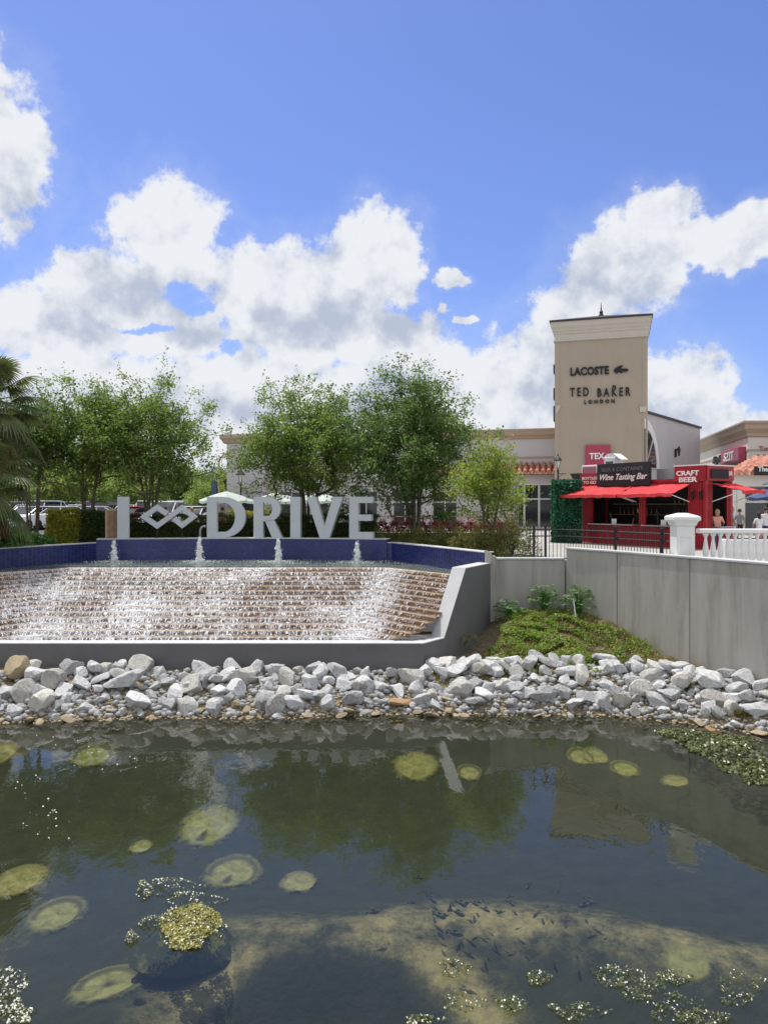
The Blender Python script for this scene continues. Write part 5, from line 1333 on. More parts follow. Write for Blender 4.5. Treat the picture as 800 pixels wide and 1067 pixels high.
for k,((px,D,r_,h,_),l) in enumerate(zip(sp,lb)):
    shrub_thing('olive_shrub',l,X_(px,D),D+.35,3.12,40+k,r_*.82,h*1.08,3600,.11,.028,'shrubleaf',SG)
RG='red flowering plants in a row'
V,Q,mb=shrub(77,.34,.55,700,.075,.05,'redleaf'); me=np_mesh('blooms',V,Q,M['redleaf'])
for k in range(13):
    px=372+k*13.2; D=33.2; t=thing('red_flower_plant','red flowering bedding plant in the row between the letter E and the small tree','flower',(X_(px,D),D+.15*math.sin(k*2),3.12),k*1.1,RG)
    mb2=MB(); mb2.box(-.34,.34,-.25,.25,0,.62,.03); 
    link('blooms',me,t).location=(0,0,.64)
    mb2.build('planter_box',M['twig'],t)

LG='glossy low shrubs at the left end of the mosaic wall'
for k,(px,D,r_,h,leaf,l) in enumerate([(-8,26.6,1.0,.95,'broadleaf','broad-leaved green shrub at the far left edge above the blue wall'),(14,27.6,.9,.75,'broadleaf','pale-tipped broad-leaved shrub left of the yellow-green hedge, above the blue wall'),(33,28.4,.75,.7,'broadleaf','low broad-leaved shrub touching the left end of the yellow-green hedge'),(2,30.5,1.2,1.05,'darkhedge','dark rounded shrub behind the broad-leaved ones at the left edge')]):
    shrub_thing('leafy_shrub',l,X_(px,D),D+.4,3.12,60+k,r_,h,2200,.17,.085,leaf,LG)
# green artificial plant wall at the left end of the bar
t=thing('plant_wall','tall dense green plant wall panel at the left end of the red bar','plant wall',(X_(591,36.6),36.6,3.12),-.25)
r=np.random.RandomState(8); C=[]
for k in range(7500):
    x=r.uniform(-.66,.66); z=r.uniform(0,1)*3.05; y=-.12*abs(math.sin(x*7)*math.sin(z*4.1))-.05+r.normal()*.05
    if r.uniform()<.2: x=-.66-abs(r.normal())*.05; y=r.uniform(0,.3)
    if z>2.95: y=r.uniform(-.1,.3)
    C.append((x,y-.05,max(.02,z)))
V,Q=leaves_np(np.array(C),.12,.10,r,up=0,dirs=None)
link('leaves',np_mesh('leaves',V,Q,M['ivy']),t)
mb=MB(); mb.box(-.62,.62,.0,.28,0,3.0); mb.build('backing_frame',M['black'],t)
# ------------------------------------------------------------------ planting on the mound by the wall
def bz(x,y): return float(bed_z(np.array([x]),np.array([y]))[0])
r=np.random.RandomState(9); C=[]
for k in range(120000):
    x=r.uniform(1.6,7.6); y=r.uniform(19.2,23.8)
    cwx=np.interp(-y,[-p[1] for p in CW],[p[0] for p in CW])
    if x>cwx-.05 or (x<3.4+(y-20)*.0 and y>20 and x<1.6+(y-19.2)*.55+.35): continue
    dn=.5+.5*math.sin(x*2.1+1.3*math.sin(y*1.7))*math.sin(y*2.3+x*.6)
    core=math.exp(-(((x-4.7)/1.7)**2+((y-21.4)/1.5)**2))
    dn2=math.sin(x*4.7+2*math.sin(y*2.9))*math.sin(y*5.1+1.5*math.sin(x*3.3))
    if dn2>-.25 and r.uniform()<min(.95,core*1.3)*dn*.8: C.append((x,y,r.uniform(.02,.13)+.10*core*dn))
C=np.array(C); zb=bed_z(C[:,0],C[:,1]); C[:,2]+=zb
V,Q=leaves_np(C,.09,.055,r,up=.4)
tag(link('ground_cover',np_mesh('ground_cover',V,Q,M['groundcover'])),'low green creeping ground cover on the mound by the concrete wall','ground cover',kind='stuff')
C=[]
for k in range(60000):
    x=r.uniform(.9,8.4); y=r.uniform(18.9,23.8)
    cwx=np.interp(-y,[-p[1] for p in CW],[p[0] for p in CW])
    if x>cwx-.03 or (y>20 and x<1.6+(y-19.2)*.55+.1): continue
    if math.sin(x*5+2*math.sin(y*3))*math.sin(y*4.3+x)+r.uniform(-.8,1)>.1: C.append((x,y,r.uniform(.0,.07)))
C=np.array(C); C[:,2]+=bed_z(C[:,0],C[:,1])
n=len(C); V,Q=leaves_np(C,.14,.012,r,up=-.2,dirs=np.tile(np.array([0,0,.6]),(n,1)))
tag(link('dry_grass',np_mesh('dry_grass',V,Q,M['drygrass'])),'short dry grass and litter over the mound','grass',kind='stuff')
WGr='weeds on the mound'
for k in range(26):
    for _ in range(50):
        x=r.normal(4.6,1.3); y=r.uniform(20.3,23.2)
        cwx=np.interp(-y,[-p[1] for p in CW],[p[0] for p in CW])
        if x<cwx-.3 and x>2.0+(y-19.2)*.5+.3: break
    V,Q,mb=shrub(300+k,r.uniform(.16,.34),r.uniform(.14,.34),int(r.uniform(90,220)),.085,.035,'groundcover')
    t=thing('weed','small leafy green weed growing among the ground cover on the mound','weed',(x,y,bz(x,y)-.02),0,WGr); link('foliage',np_mesh('foliage',V,Q,M['groundcover' if k%3 else 'shrubleaf']),t)
def tuft(lbl,x,y,h,n,leaf,seed,name='grass_tuft',spread=.22,grp=None):
    r=np.random.RandomState(seed); V=[];Q=[]
    for k in range(n):
        a=r.uniform(0,6.283); b=Vector((r.normal()*.05,r.normal()*.05,0)); o=Vector((math.cos(a),math.sin(a),0))*spread*r.uniform(.4,1.3); hh=h*r.uniform(.6,1.1); w=.007+.004*r.uniform(); s=Vector((-math.sin(a),math.cos(a),0))
        pr=None
        for q in range(4):
            f=q/3; c=b+o*f**1.8+Vector((0,0,hh*(f-.25*f*f*spread*4))); ww=w*(1-f*.9); i=len(V); V+=[c-s*ww,c+s*ww]
            if q: Q.append((i-2,i-1,i+1,i))
    o=link(name,np_mesh(name,[tuple(v) for v in V],Q,M[leaf])); o.location=(x,y,bz(x,y)-.01); tag(o,lbl,'grass tuft',grp); return o
GG='dry grass tufts along the rocks'
for k,(px,y,D,h,l) in enumerate([(486,0,19.6,.34,'small dry grass tuft nearest the grey fountain wall'),(521,0,19.4,.40,'brown grass tuft left of the middle of the mound foot'),(547,0,19.6,.42,'tallest orange-brown grass tuft at the middle of the mound foot'),(575,0,19.8,.34,'green-brown grass tuft behind the big pointed rock'),(603,0,19.9,.36,'brown grass tuft right of the middle of the mound foot'),(628,0,19.9,.36,'orange-brown grass tuft toward the right of the mound foot'),(657,0,19.7,.26,'small dry grass tuft at the right end of the mound'),(716,0,18.2,.26,'green tuft growing among the boulders on the right'),(746,0,17.5,.26,'green-yellow tuft among the boulders near the right end of the wall'),(771,0,17.0,.24,'rightmost green tuft among the boulders')]):
    tuft(l,X_(px,D),D,h,150,'drygrass',100+k,grp=GG)
def bigleaf_plant(lbl,px,D,h,R_,n,seed,lobes=7):
    r=np.random.RandomState(seed); x=X_(px,D); t=thing('broad_leaf_plant',lbl,'plant',(x,D,bz(x,D)-.01),0,'broad-leaved plants on the mound')
    st=MB(); lf=MB()
    for k in range(n):
        a=k*2.399; e=r.uniform(.35,1); tip=Vector((R_*e*math.cos(a),R_*e*math.sin(a),h*(1-.45*e*e)*r.uniform(.55,1.08)))
        st.tube([(0,0,0),(tip.x*.35,tip.y*.35,tip.z*.75),tuple(tip)],[.012,.009,.005],4)
        o=Vector((math.cos(a),math.sin(a),-.25)).normalized(); s=Vector((-math.sin(a),math.cos(a),r.uniform(-.3,.3))).normalized(); ll=r.uniform(.08,.15)
        for q in range(lobes):
            b=R(-110+220*q/(lobes-1)); d=(o*math.cos(b)+s*math.sin(b)); w=d.cross(o.cross(s)).normalized()*ll*.17; m=tip+d*ll*.55+Vector((0,0,.012)); e_=tip+d*ll*(1-.2*abs(b)/2)
            lf.add([tip,m+w,e_,m-w],[(0,1,2,3)])
    st.build('stems',M['broadleaf'],t); lf.build('leaves',M['broadleaf'],t)
bigleaf_plant('broad-leaved plant beside the pilaster at the left end of the concrete wall',530,23.2,.62,.46,44,201)
bigleaf_plant('tallest broad-leaved plant against the middle of the low concrete wall',567,23.3,.98,.55,60,202)
bigleaf_plant('broad-leaved plant beside the pale stake near the top of the mound',602,23.0,.92,.52,56,203)
# pale stake
a=at(597,22.6,y=623); b=at(600.5,22.3,y=648); mb=MB(); mb.tube([(0,0,0),tuple(a-Vector((b.x,b.y,bz(b.x,b.y))))],.022,6); o=mb.build('wooden_stake',M['coping']); o.location=(b.x,b.y,bz(b.x,b.y)-.02); tag(o,'thin pale stake leaning among the plants on the mound','stake')
# young palm by the fountain's side wall
x,y=X_(478,21.3),21.3
t=thing('palm_seedling','small ragged palm seedling beside the grey fountain side wall','plant',(x,y,bz(x,y)))
G={'stem':MB(),'leaf':MB()}
for k in range(8):
    a=k*.8+.2; L=.75; pts=[Vector((0,0,0))]
    for q in range(1,8): f=q/7; pts.append(Vector((math.cos(a)*L*f*.8,math.sin(a)*L*f*.5,.55*math.sin(f*2.2))))
    G['stem'].tube(pts,[.012]*7+[.003],4)
    for q in range(1,8):
        for s in (-1,1):
            for e in (0,.5):
                c=pts[q-1].lerp(pts[q],e); d=(pts[q]-pts[q-1]).normalized(); sd=Vector((-d.y,d.x,0)).normalized()*s; tp=c+sd*.20+d*.12+Vector((0,0,-.06)); w=d*.012; G['leaf'].add([c-w,c+w,tp],[(0,1,2)])
G['stem'].build('stalk',M['palmleaf'],t); G['leaf'].build('leaflets',M['drygrass'],t)
# ------------------------------------------------------------------ riprap rocks
import bmesh
def rock_mesh(name,seed,mat,facets=11,flat=1.0,sub=3):
    r=np.random.RandomState(seed); bm=bmesh.new(); bmesh.ops.create_icosphere(bm,subdivisions=sub,radius=1)
    V=np.array([v.co[:] for v in bm.verts]); 
    sc=np.array([1.0,r.uniform(.62,.9),r.uniform(.52,.8)*flat])
    for _ in range(facets):
        n=r.normal(size=3); n/=np.linalg.norm(n); d=r.uniform(.48,.84); q=V@n; V=V-np.outer(np.maximum(0,q-d),n)
    V=V*sc
    for i in range(len(V)):
        p=Vector(V[i]); V[i]+=np.array(mnoise.noise_vector(p*2.2+Vector((seed,0,0))))*.035+np.array(mnoise.noise_vector(p*6+Vector((0,seed,0))))*.018
    for v,c in zip(bm.verts,V): v.co=c
    me=bpy.data.meshes.new(name); bm.to_mesh(me); bm.free(); me.materials.append(mat)
    # soft on the facets, crisp at their borders
    me.polygons.foreach_set('use_smooth',[True]*len(me.polygons))
    try: me.set_sharp_from_angle(angle=R(22))
    except Exception: pass
    return me
RK=[rock_mesh('boulder',s,M['rockwarm' if s in (1,8,12) else 'rock'],facets=13+s%6,flat=.85+.3*((s*7)%5)/5) for s in range(16)]
RT=[rock_mesh('shore_stone',50+s,M['tanrock'],facets=9,flat=.6) for s in range(6)]
RO=rock_mesh('flat_stone',71,M['orangerock'],facets=10,flat=.6)
RYEL=rock_mesh('boulder',72,M['tanrock'],facets=9,flat=1.0)
RG_=[ 'pale limestone boulder in the bank below the fountain wall','pale limestone boulder in the bank below the planted mound','pale limestone boulder in the bank below the high concrete wall']
rr=np.random.RandomState(15)
placed=[]
PA=np.zeros((2000,3))
def near(x,y,s,k,start=0):
    n=len(placed); P=PA[start:n]
    return n>start and bool((((P[:,0]-x)**2+(P[:,1]-y)**2)<(k*(s+P[:,2]))**2).any())
def rock(me,x,y,s,lbl,grp,sink=.35,name='boulder',rot=None,sc=None,zoff=0):
    o=bpy.data.objects.new(name,me); COL.objects.link(o); z=bz(x,y)
    s_=s*1.28; sc=sc or (s_,s_*rr.uniform(.85,1.15),s_*rr.uniform(.85,1.2)); o.scale=sc
    o.rotation_euler=rot if rot is not None else (rr.uniform(-.5,.5),rr.uniform(-.5,.5),rr.uniform(0,6.28))
    o.location=(x,y,z+s*(.62-sink)+zoff); tag(o,lbl,'rock',grp); PA[len(placed)]=(x,y,s); placed.append((x,y,s)); return o
# boulders one can single out
def named(px,py,D,s,me,lbl,**k):
    x=X_(px,D); rock(me,x,D,s,lbl,None,**k)
named(20,702,18.75,.36,RYEL,'yellowish tan boulder near the left edge, highest in the bank',zoff=.22)
named(566,714,18.35,.52,RK[3],'large blue-grey pointed boulder, biggest below the mound',sc=(.52,.36,.38),rot=(.2,.1,.3))
named(417,731,18.25,.40,RO,'flat orange-brown stone at the water edge below the fountain corner',sc=(.40,.28,.20),name='flat_stone',rot=(.1,.12,.4))
named(443,683,19.15,.40,RK[5],'tall upright grey boulder leaning against the corner of the fountain wall',sc=(.26,.26,.42),rot=(.1,-.2,.6),zoff=.1)
named(741,688,18.1,.50,RK[7],'broad grey boulder high in the bank against the concrete wall, right side',sc=(.52,.40,.30),rot=(.1,.25,-.2),zoff=.05)
named(786,722,16.95,.46,RK[9],'smooth rounded white boulder at the right edge',sc=(.46,.36,.30),rot=(0,.05,.2))
named(129,706,18.5,.58,RK[2],'broadest white boulder in the left part of the bank',sc=(.62,.42,.40),rot=(.2,-.2,.2),zoff=.12)
named(744,745,16.75,.25,RO,'small rusty brown stone on the gravel near the right edge',sc=(.25,.2,.14),name='flat_stone')
shn=0
cands=[]
for k in range(30000):
    x=rr.uniform(-13.6,9.3); y=rr.uniform(16.2,20.6); cands.append((x,y))
C=np.array(cands); SD=shore_sd(C[:,0],C[:,1]); cwx=np.interp(-C[:,1],[-p[1] for p in CW],[p[0] for p in CW])
cnt=0
for pas,(smin,smax,keep) in enumerate(((.20,.33,.50),(.15,.22,.49),(.10,.15,.50))):
    made=0
    for i in range(pas*10000,(pas+1)*10000):
        x,y=C[i]; s=rr.uniform(smin,smax); sd=SD[i]
        hi=2.15 if x>1.3 else 1.9
        lo=.22 if pas<2 else .05
        if sd<lo or sd>hi: continue
        if x<1.0 and y>19.55-s*.55: continue
        if 1.0<=x<2.0 and y>19.6+(x-1.0)*1.2-s*.6: continue
        if x>cwx[i]-s*.7: continue
        if near(x,y,s,keep): continue
        lift=.12 if (sd>.9 and pas==0) else .03
        rg=0 if x<1.2 else (1 if x<6.0 else 2)
        rock(RK[rr.randint(16)],x,y,s,RG_[rg],['boulders below the fountain wall','boulders below the mound','boulders below the concrete wall'][rg],sink=.40 if pas<2 else .3,zoff=lift); cnt+=1; made+=1
        if made>=(135,100,18)[pas]: break
# second layer resting in the hollows
base_=list(placed); made=0
for k in range(4000):
    a,b,c=base_[rr.randint(len(base_))]; x=a+rr.uniform(-.35,.35); y=b+rr.uniform(-.2,.35); s=rr.uniform(.14,.26)
    if x<1.0 and y>19.5-s: continue
    sd=float(shore_sd(np.array([x]),np.array([y]))[0])
    if sd<.4 or sd>1.9: continue
    if x>float(np.interp(-y,[-p[1] for p in CW],[p[0] for p in CW]))-.3: continue
    if 1.0<=x<2.2 and y>19.4+(x-1.0)*1.2-s*.6: continue
    if near(x,y,s,.8,len(base_)): continue
    rg=0 if x<1.2 else (1 if x<6.0 else 2)
    o=rock(RK[rr.randint(16)],x,y,s,RG_[rg],['boulders below the fountain wall','boulders below the mound','boulders below the concrete wall'][rg],sink=0,zoff=c*.38); made+=1
    if made>=40: break
# tan stones along the waterline
tl_=[]
for k in range(6000):
    x=rr.uniform(-13,9.2); y=rr.uniform(16,18.9); s=rr.uniform(.07,.16)
    sd=float(shore_sd(np.array([x]),np.array([y]))[0])
    if not -.12<sd<.42: continue
    if near(x,y,s,.85): continue
    rock(RT[rr.randint(6)] if rr.uniform()<.75 else RK[rr.randint(16)],x,y,s,'small tan stone lying on the gravel at the waterline','small stones at the waterline',name='shore_stone',sink=.25); tl_.append(1)
    if len(tl_)>=64: break
# gravel and pebbles, one mass
V=[];F3=[]
ico=bmesh.new(); bmesh.ops.create_icosphere(ico,subdivisions=1,radius=1); iv=np.array([v.co[:] for v in ico.verts]); fi=np.array([[v.index for v in f.verts] for f in ico.faces]); ico.free()
n=9000; X=rr.uniform(-13.8,9.4,n*3); Y=rr.uniform(15.8,20.3,n*3); sd=shore_sd(X,Y)
cwx=np.interp(-Y,[-p[1] for p in CW],[p[0] for p in CW])
w=np.exp(-((sd-.15)/.35)**2)+.15*(sd>0)*(sd<1.8); ok=(rr.uniform(size=n*3)<w)&(X<cwx-.1)&~((X<1.3)&(Y>19.4)); X=X[ok];Y=Y[ok]
zz=bed_z(X,Y); vs=[];fs=[]
for i in range(len(X)):
    s=rr.uniform(.018,.06); q=iv*np.array([s,s*rr.uniform(.6,1),s*rr.uniform(.4,.7)])*(1+.2*rr.normal(size=(len(iv),1)))
    a=rr.uniform(0,6.28); c_,s_=math.cos(a),math.sin(a); q=q@np.array([[c_,s_,0],[-s_,c_,0],[0,0,1]])+np.array([X[i],Y[i],zz[i]+s*.2]); fs.append(fi+len(iv)*i); vs.append(q)
M['gravel']=pm('shore_gravel',(.40,.34,.24),.9,.45,7,.004,40,dark=(.16,.12,.07),dscale=9,damt=.8)
tag(link('shore_gravel',np_mesh('shore_gravel',np.concatenate(vs),np.concatenate(fs),M['gravel'],k=3)),'tan gravel strewn along the waterline','gravel',kind='stuff')
RB=[np.array([v.co[:] for v in m.vertices]) for m in [rock_mesh('r',90+k,M['rock'],facets=12,sub=1) for k in range(6)]]
fr=np.array([list(p.vertices) for p in bpy.data.meshes['r'].polygons]) if len(bpy.data.meshes['r'].polygons[0].vertices)==3 else None
n=7000; X=rr.uniform(-13.8,9.2,n); Y=rr.uniform(16.4,20.4,n); sd=shore_sd(X,Y); cwx=np.interp(-Y,[-p[1] for p in CW],[p[0] for p in CW])
ok=(sd>.05)&(sd<2.0)&(X<cwx-.15)&~((X<1.1)&(Y>19.45))&~((X>=1.1)&(X<2.3)&(Y>19.5+(X-1.1)*1.2)); X=X[ok];Y=Y[ok]; zz=bed_z(X,Y); vs=[];fs=[]
for i in range(len(X)):
    s=rr.uniform(.05,.15)**1.0; b=RB[rr.randint(6)]; a=rr.uniform(0,6.28); c_,s_=math.cos(a),math.sin(a); q=(b*s)@np.array([[c_,s_,0],[-s_,c_,0],[0,0,1]])+np.array([X[i],Y[i],zz[i]+s*.35]); fs.append(fr+len(b)*i); vs.append(q)
tag(link('rubble',np_mesh('rubble',np.concatenate(vs),np.concatenate(fs),M['rock'],k=3)),'small broken grey stone filling the gaps between the boulders','rubble',kind='stuff')
print('ROCKS',cnt,made,len(tl_))

# ------------------------------------------------------------------ things in the pond
def pz(x,y): return float(cutz(np.array([[x]]),np.array([[y]]))[0,0])
def nest_mat():
    m=bpy.data.materials.new('pale_nest_sand'); nt=nodes(m); out=N(nt,'ShaderNodeOutputMaterial'); tc=N(nt,'ShaderNodeTexCoord')
    f=N(nt,'ShaderNodeAttribute',attribute_name='rad'); dk=N(nt,'ShaderNodeAttribute',attribute_name='dark')
    n1=N(nt,'ShaderNodeTexNoise',inp={'Vector':tc.outputs['Object'],'Scale':5,'Detail':8,'Roughness':.7}); n2=N(nt,'ShaderNodeTexNoise',inp={'Vector':tc.outputs['Object'],'Scale':22,'Detail':5,'Roughness':.7})
    oi=N(nt,'ShaderNodeObjectInfo')
    a=N(nt,'ShaderNodeMix',data_type='RGBA',inp={0:oi.outputs['Random'],6:(.44,.46,.16,1),7:(.46,.44,.24,1)})
    b=N(nt,'ShaderNodeMix',data_type='RGBA',inp={0:n2.outputs['Fac'],6:(.16,.15,.07,1),7:a.outputs[2]})
    mr=N(nt,'ShaderNodeMapRange',inp={0:n1.outputs['Fac'],1:.3,2:.6}); nt.links.new(mr.outputs[0],b.inputs[0])
    c=N(nt,'ShaderNodeMix',data_type='RGBA',inp={0:dk.outputs['Fac'],6:b.outputs[2],7:(.07,.06,.035,1)})
    e=N(nt,'ShaderNodeMath',operation='MULTIPLY_ADD',inp={0:n1.outputs['Fac'],1:1.0,2:-.50}); e2=N(nt,'ShaderNodeMath',operation='ADD',inp={0:f.outputs['Fac'],1:e.outputs[0]})
    al=N(nt,'ShaderNodeMapRange',interpolation_type='SMOOTHSTEP',inp={0:e2.outputs[0],1:.62,2:.98,3:1.0,4:0.0})
    d=N(nt,'ShaderNodeBsdfDiffuse',inp={'Color':c.outputs[2]}); t=N(nt,'ShaderNodeBsdfTransparent'); mx=N(nt,'ShaderNodeMixShader',inp={0:al.outputs[0],1:t.outputs[0],2:d.outputs[0]}); nt.links.new(mx.outputs[0],out.inputs[0]); return m
M['nest']=nest_mat()
def nest(lbl,px,py,rpx,rypx,ring=True,notch=False,grp='round pale fish nests on the pond bed',hole=False):
    """round patch of sand fanned clean on the bed; lies on the bed where its column and row meet it"""
    zb=-.3
    for _ in range(12): D=(CAMZ-zb)*F/(py-HY); x=X_(px,D); zb=.5*zb+.5*(pz(x,D)+.02)
    rx=rpx/F*D*1.12; ry=(D-(CAMZ-zb)*F/(py+rypx-HY))*1.12; ry=min(max(ry,rx*.7),rx*1.3)
    rng=np.random.RandomState(int(px)); n=56; m=14; V=[];Q=[];rd=[];dk=[]
    for j in range(m+1):
        f=j/m
        for k in range(n):
            a=6.283*k/n; w=1+.02*math.sin(2*a+px)+.02*math.sin(3*a+py)
            X0=x+rx*f*w*math.cos(a); Y0=D+ry*f*w*math.sin(a)
            V.append((X0-x,Y0-D,.012+.03*math.exp(-((f-.8)/.12)**2)*(f<1))); rd.append(f)
            dd=0.0
            ang=k/n*360
            if ring and .56<f<.80 and not 205<ang<300: dd=math.exp(-((f-.68)/.07)**2)*.85
            if hole: dd=max(dd,math.exp(-(f/.16)**2))
            if notch and f<.6: dd=max(dd,.9*math.exp(-(((ang-262)/16)**2))*ss(np.array(f),.0,.3))
            dk.append(dd)
    for j in range(m):
        for k in range(n): Q.append((j*n+k,j*n+(k+1)%n,(j+1)*n+(k+1)%n,(j+1)*n+k))
    V=np.array(V); V[:,2]+=cutz(V[None,:,0]+x,V[None,:,1]+D)[0]-zb
    me=np_mesh('fish_nest',V,Q,M['nest'],smooth=True)
    for nm,v in (('rad',rd),('dark',dk)):
        at_=me.attributes.new(nm,'FLOAT','POINT'); at_.data.foreach_set('value',np.array(v,dtype=np.float32))
    o=link('fish_nest',me); o.location=(x,D,zb); tag(o,lbl,'fish nest',grp)
NS_=[(20,918,27,20,False,False,'bright yellow-green round nest cut by the left edge'),
 (60,953,29,25,True,False,'dim grey-green nest near the left edge, right of the yellow one'),
 (218,861,31,18,False,True,'pale green nest with a pointed left end, below the sky gap between the trees'),
 (243,908,31,21,True,True,'horseshoe-shaped nest ring with a notch at its lower edge'),
 (311,920,20,15,False,False,'small plain round pale green nest right of the horseshoe ring'),
 (113,1025,38,34,True,False,'large pale nest with a dark spot at its centre, at the bottom left'),
 (433,798,25,12,False,False,'bright yellow-green nest under the reflection of the tall tree'),
 (489,805,14,7,True,False,'small ring-shaped nest just right of the bright one under the tree reflection'),
 (605,789,15,9,True,False,'leftmost of the pair of touching yellow nests right of the sky gap'),
 (620,789,14,9,False,False,'nest touching the right side of the leftmost yellow one'),
 (651,801,16,8,True,False,'small yellow nest right of the touching pair'),
 (703,814,15,5,False,False,'faint narrow pale nest in the right half of the pond'),
 (0,786,17,11,False,False,'yellow patch of a nest at the left edge close to the bank'),
 (147,883,12,7,False,False,'faint small pale nest left of the pointed one'),
 (97,788,24,8,True,False,'faint nest close to the left bank'),
 (715,1002,26,16,False,False,'pale sandy nest at the right end of the sandy shelf'),
 (755,852,0,0,False,False,'')]
for a in NS_[:-1]: nest(a[6],a[0],a[1],a[2],a[3],ring=a[4],notch=a[5],hole=(a[0]==113))
# floating algae
def algae(lbl,pts,n,seed,white=.35,zmax=.05,name='floating_algae',mound=0,sz=.035,mat='algae'):
    r=np.random.RandomState(seed); C=[];Cw=[]
    cx=sum(p[0] for p in pts)/len(pts); 
    for k in range(n):
        px,py,rx,ry=pts[r.randint(len(pts))]
        a=r.uniform(0,6.283); q=r.uniform()**.5
        X0=px+rx*q*math.cos(a)*(1+.3*math.sin(a*3+seed)); Y0=py+ry*q*math.sin(a)
        D=CAMZ*F/(Y0-HY); x=X_(X0,D); z=.004+zmax*r.uniform()**2*(1-q)+mound*(1-q*q)
        if math.sin(x*17+seed)*math.sin(D*19)+r.uniform(-1,1)<-.1: continue
        (Cw if r.uniform()<white else C).append((x,D,z+(.012 if white else 0)))
    V,Q=leaves_np(np.array(C),sz*1.2,sz*.8,r,up=1.0); o=link(name,np_mesh(name,V,Q,M[mat])); tag(o,lbl,'algae',kind='stuff')
    if len(Cw):
        V,Q=leaves_np(np.array(Cw),sz,sz*.8,r,up=.8); o2=link('pale_algae',np_mesh('pale_algae',V,Q,M['algaewhite']),o); tag(o2,kind='stuff')
algae('clump of floating algae with white tips left of centre',[(197,968,30,22),(197,968,34,24),(180,925,30,9),(200,938,30,7),(150,928,8,10),(137,978,6,5),(160,962,16,4)],2300,1,white=.42,mound=.05,sz=.026)
algae('yellow-green algae lump under the pale flecks left of centre',[(197,968,28,22),(205,960,20,18),(190,975,20,16)],5200,9,white=.04,mound=.03,sz=.032,mat='algaey',name='algae_lump')
algae('scattered pale algae flecks at the bottom centre',[(472,1010,16,10),(480,1045,22,12),(530,1048,16,10),(560,1020,12,8),(440,1064,20,5),(640,1018,26,12),(665,1030,24,14),(700,1020,18,8),(700,1050,30,16),(770,1030,26,20),(600,1055,30,10),(730,1062,30,8)],4200,2,white=.16,sz=.024)
algae('olive floating weed mat beside the right bank',[(735,775,30,10),(770,790,36,16),(790,806,26,12),(720,768,22,6),(700,764,16,4),(760,772,20,5)],6200,3,white=.04,sz=.07)
algae('pale algae flecks in the bottom left corner',[(8,1035,22,26),(16,1058,22,10)],900,4,white=.5,sz=.03)
algae('a few drifting pale flecks by the left bank',[(60,770,60,14),(30,835,26,30),(110,790,50,16),(60,860,20,22)],160,6,white=.7,sz=.035)
# dark rock body under the algae clump
rock_o=bpy.data.objects.new('submerged_rock',RK[4]); COL.objects.link(rock_o); D=CAMZ*F/(985-HY); rock_o.location=(X_(193,9.45),9.45,-.42); rock_o.scale=(.80,.72,.44)
m_=RK[4].copy(); m_.materials.clear(); M['wetrock']=pm('dark_submerged_rock',(.035,.045,.022),.8,.4,6,.01,20,dark=(.40,.38,.14),dscale=2.6,damt=.9); m_.materials.append(M['wetrock']); rock_o.data=m_; tag(rock_o,'dark weedy rock just under the water beneath the algae clump','rock')
# fish school above the sandy shelf
def fish_mesh():
    mb=MB(); rings=[]; prof=[(0,.006),(.10,.030),(.28,.052),(.45,.055),(.65,.040),(.85,.016),(.92,.012)]
    for f,w in prof: rings.append([(f*.26-.13,w*.55*math.cos(a),w*math.sin(a)) for a in [6.283*k/8 for k in range(8)]])
    mb.loft(rings,caps=True); mb.add([(.105,0,.008),(.105,0,-.008),(.165,.012,-.05),(.15,0,0),(.165,.012,.05)],[(0,4,3),(0,3,1),(1,3,2)])
    mb.add([(-.05,0,.050),(.03,0,.048),(.05,.008,.075),(-.02,0,.085)],[(0,1,2,3)]); mb.add([(-.05,.02,-.01),(-.02,.03,-.01),(.01,.07,-.03)],[(0,1,2)]); mb.add([(-.05,-.02,-.01),(-.02,-.03,-.01),(.01,-.07,-.03)],[(0,1,2)])
    o=mb.build('fish',M['fish'],smooth=True); return o
f0=fish_mesh(); r=np.random.RandomState(6)
for k in range(46):
    px,py=(r.normal(470,38),r.normal(945,13)) if k<30 else (r.normal(570,40),r.normal(935,16))
    o=f0 if k==0 else f0.copy()
    if k: COL.objects.link(o)
    D=(CAMZ+.12)*F/(py-HY); x=X_(px,D); s=r.uniform(.28,.78); o.scale=(s,s,s*.8); o.location=(x,D,-.12-.05*r.uniform()); o.rotation_euler=(0,0,r.normal(2.4 if k<30 else .9,.6))
    tag(o,'small dark fish in the school over the sandy shelf','fish','school of small fish')
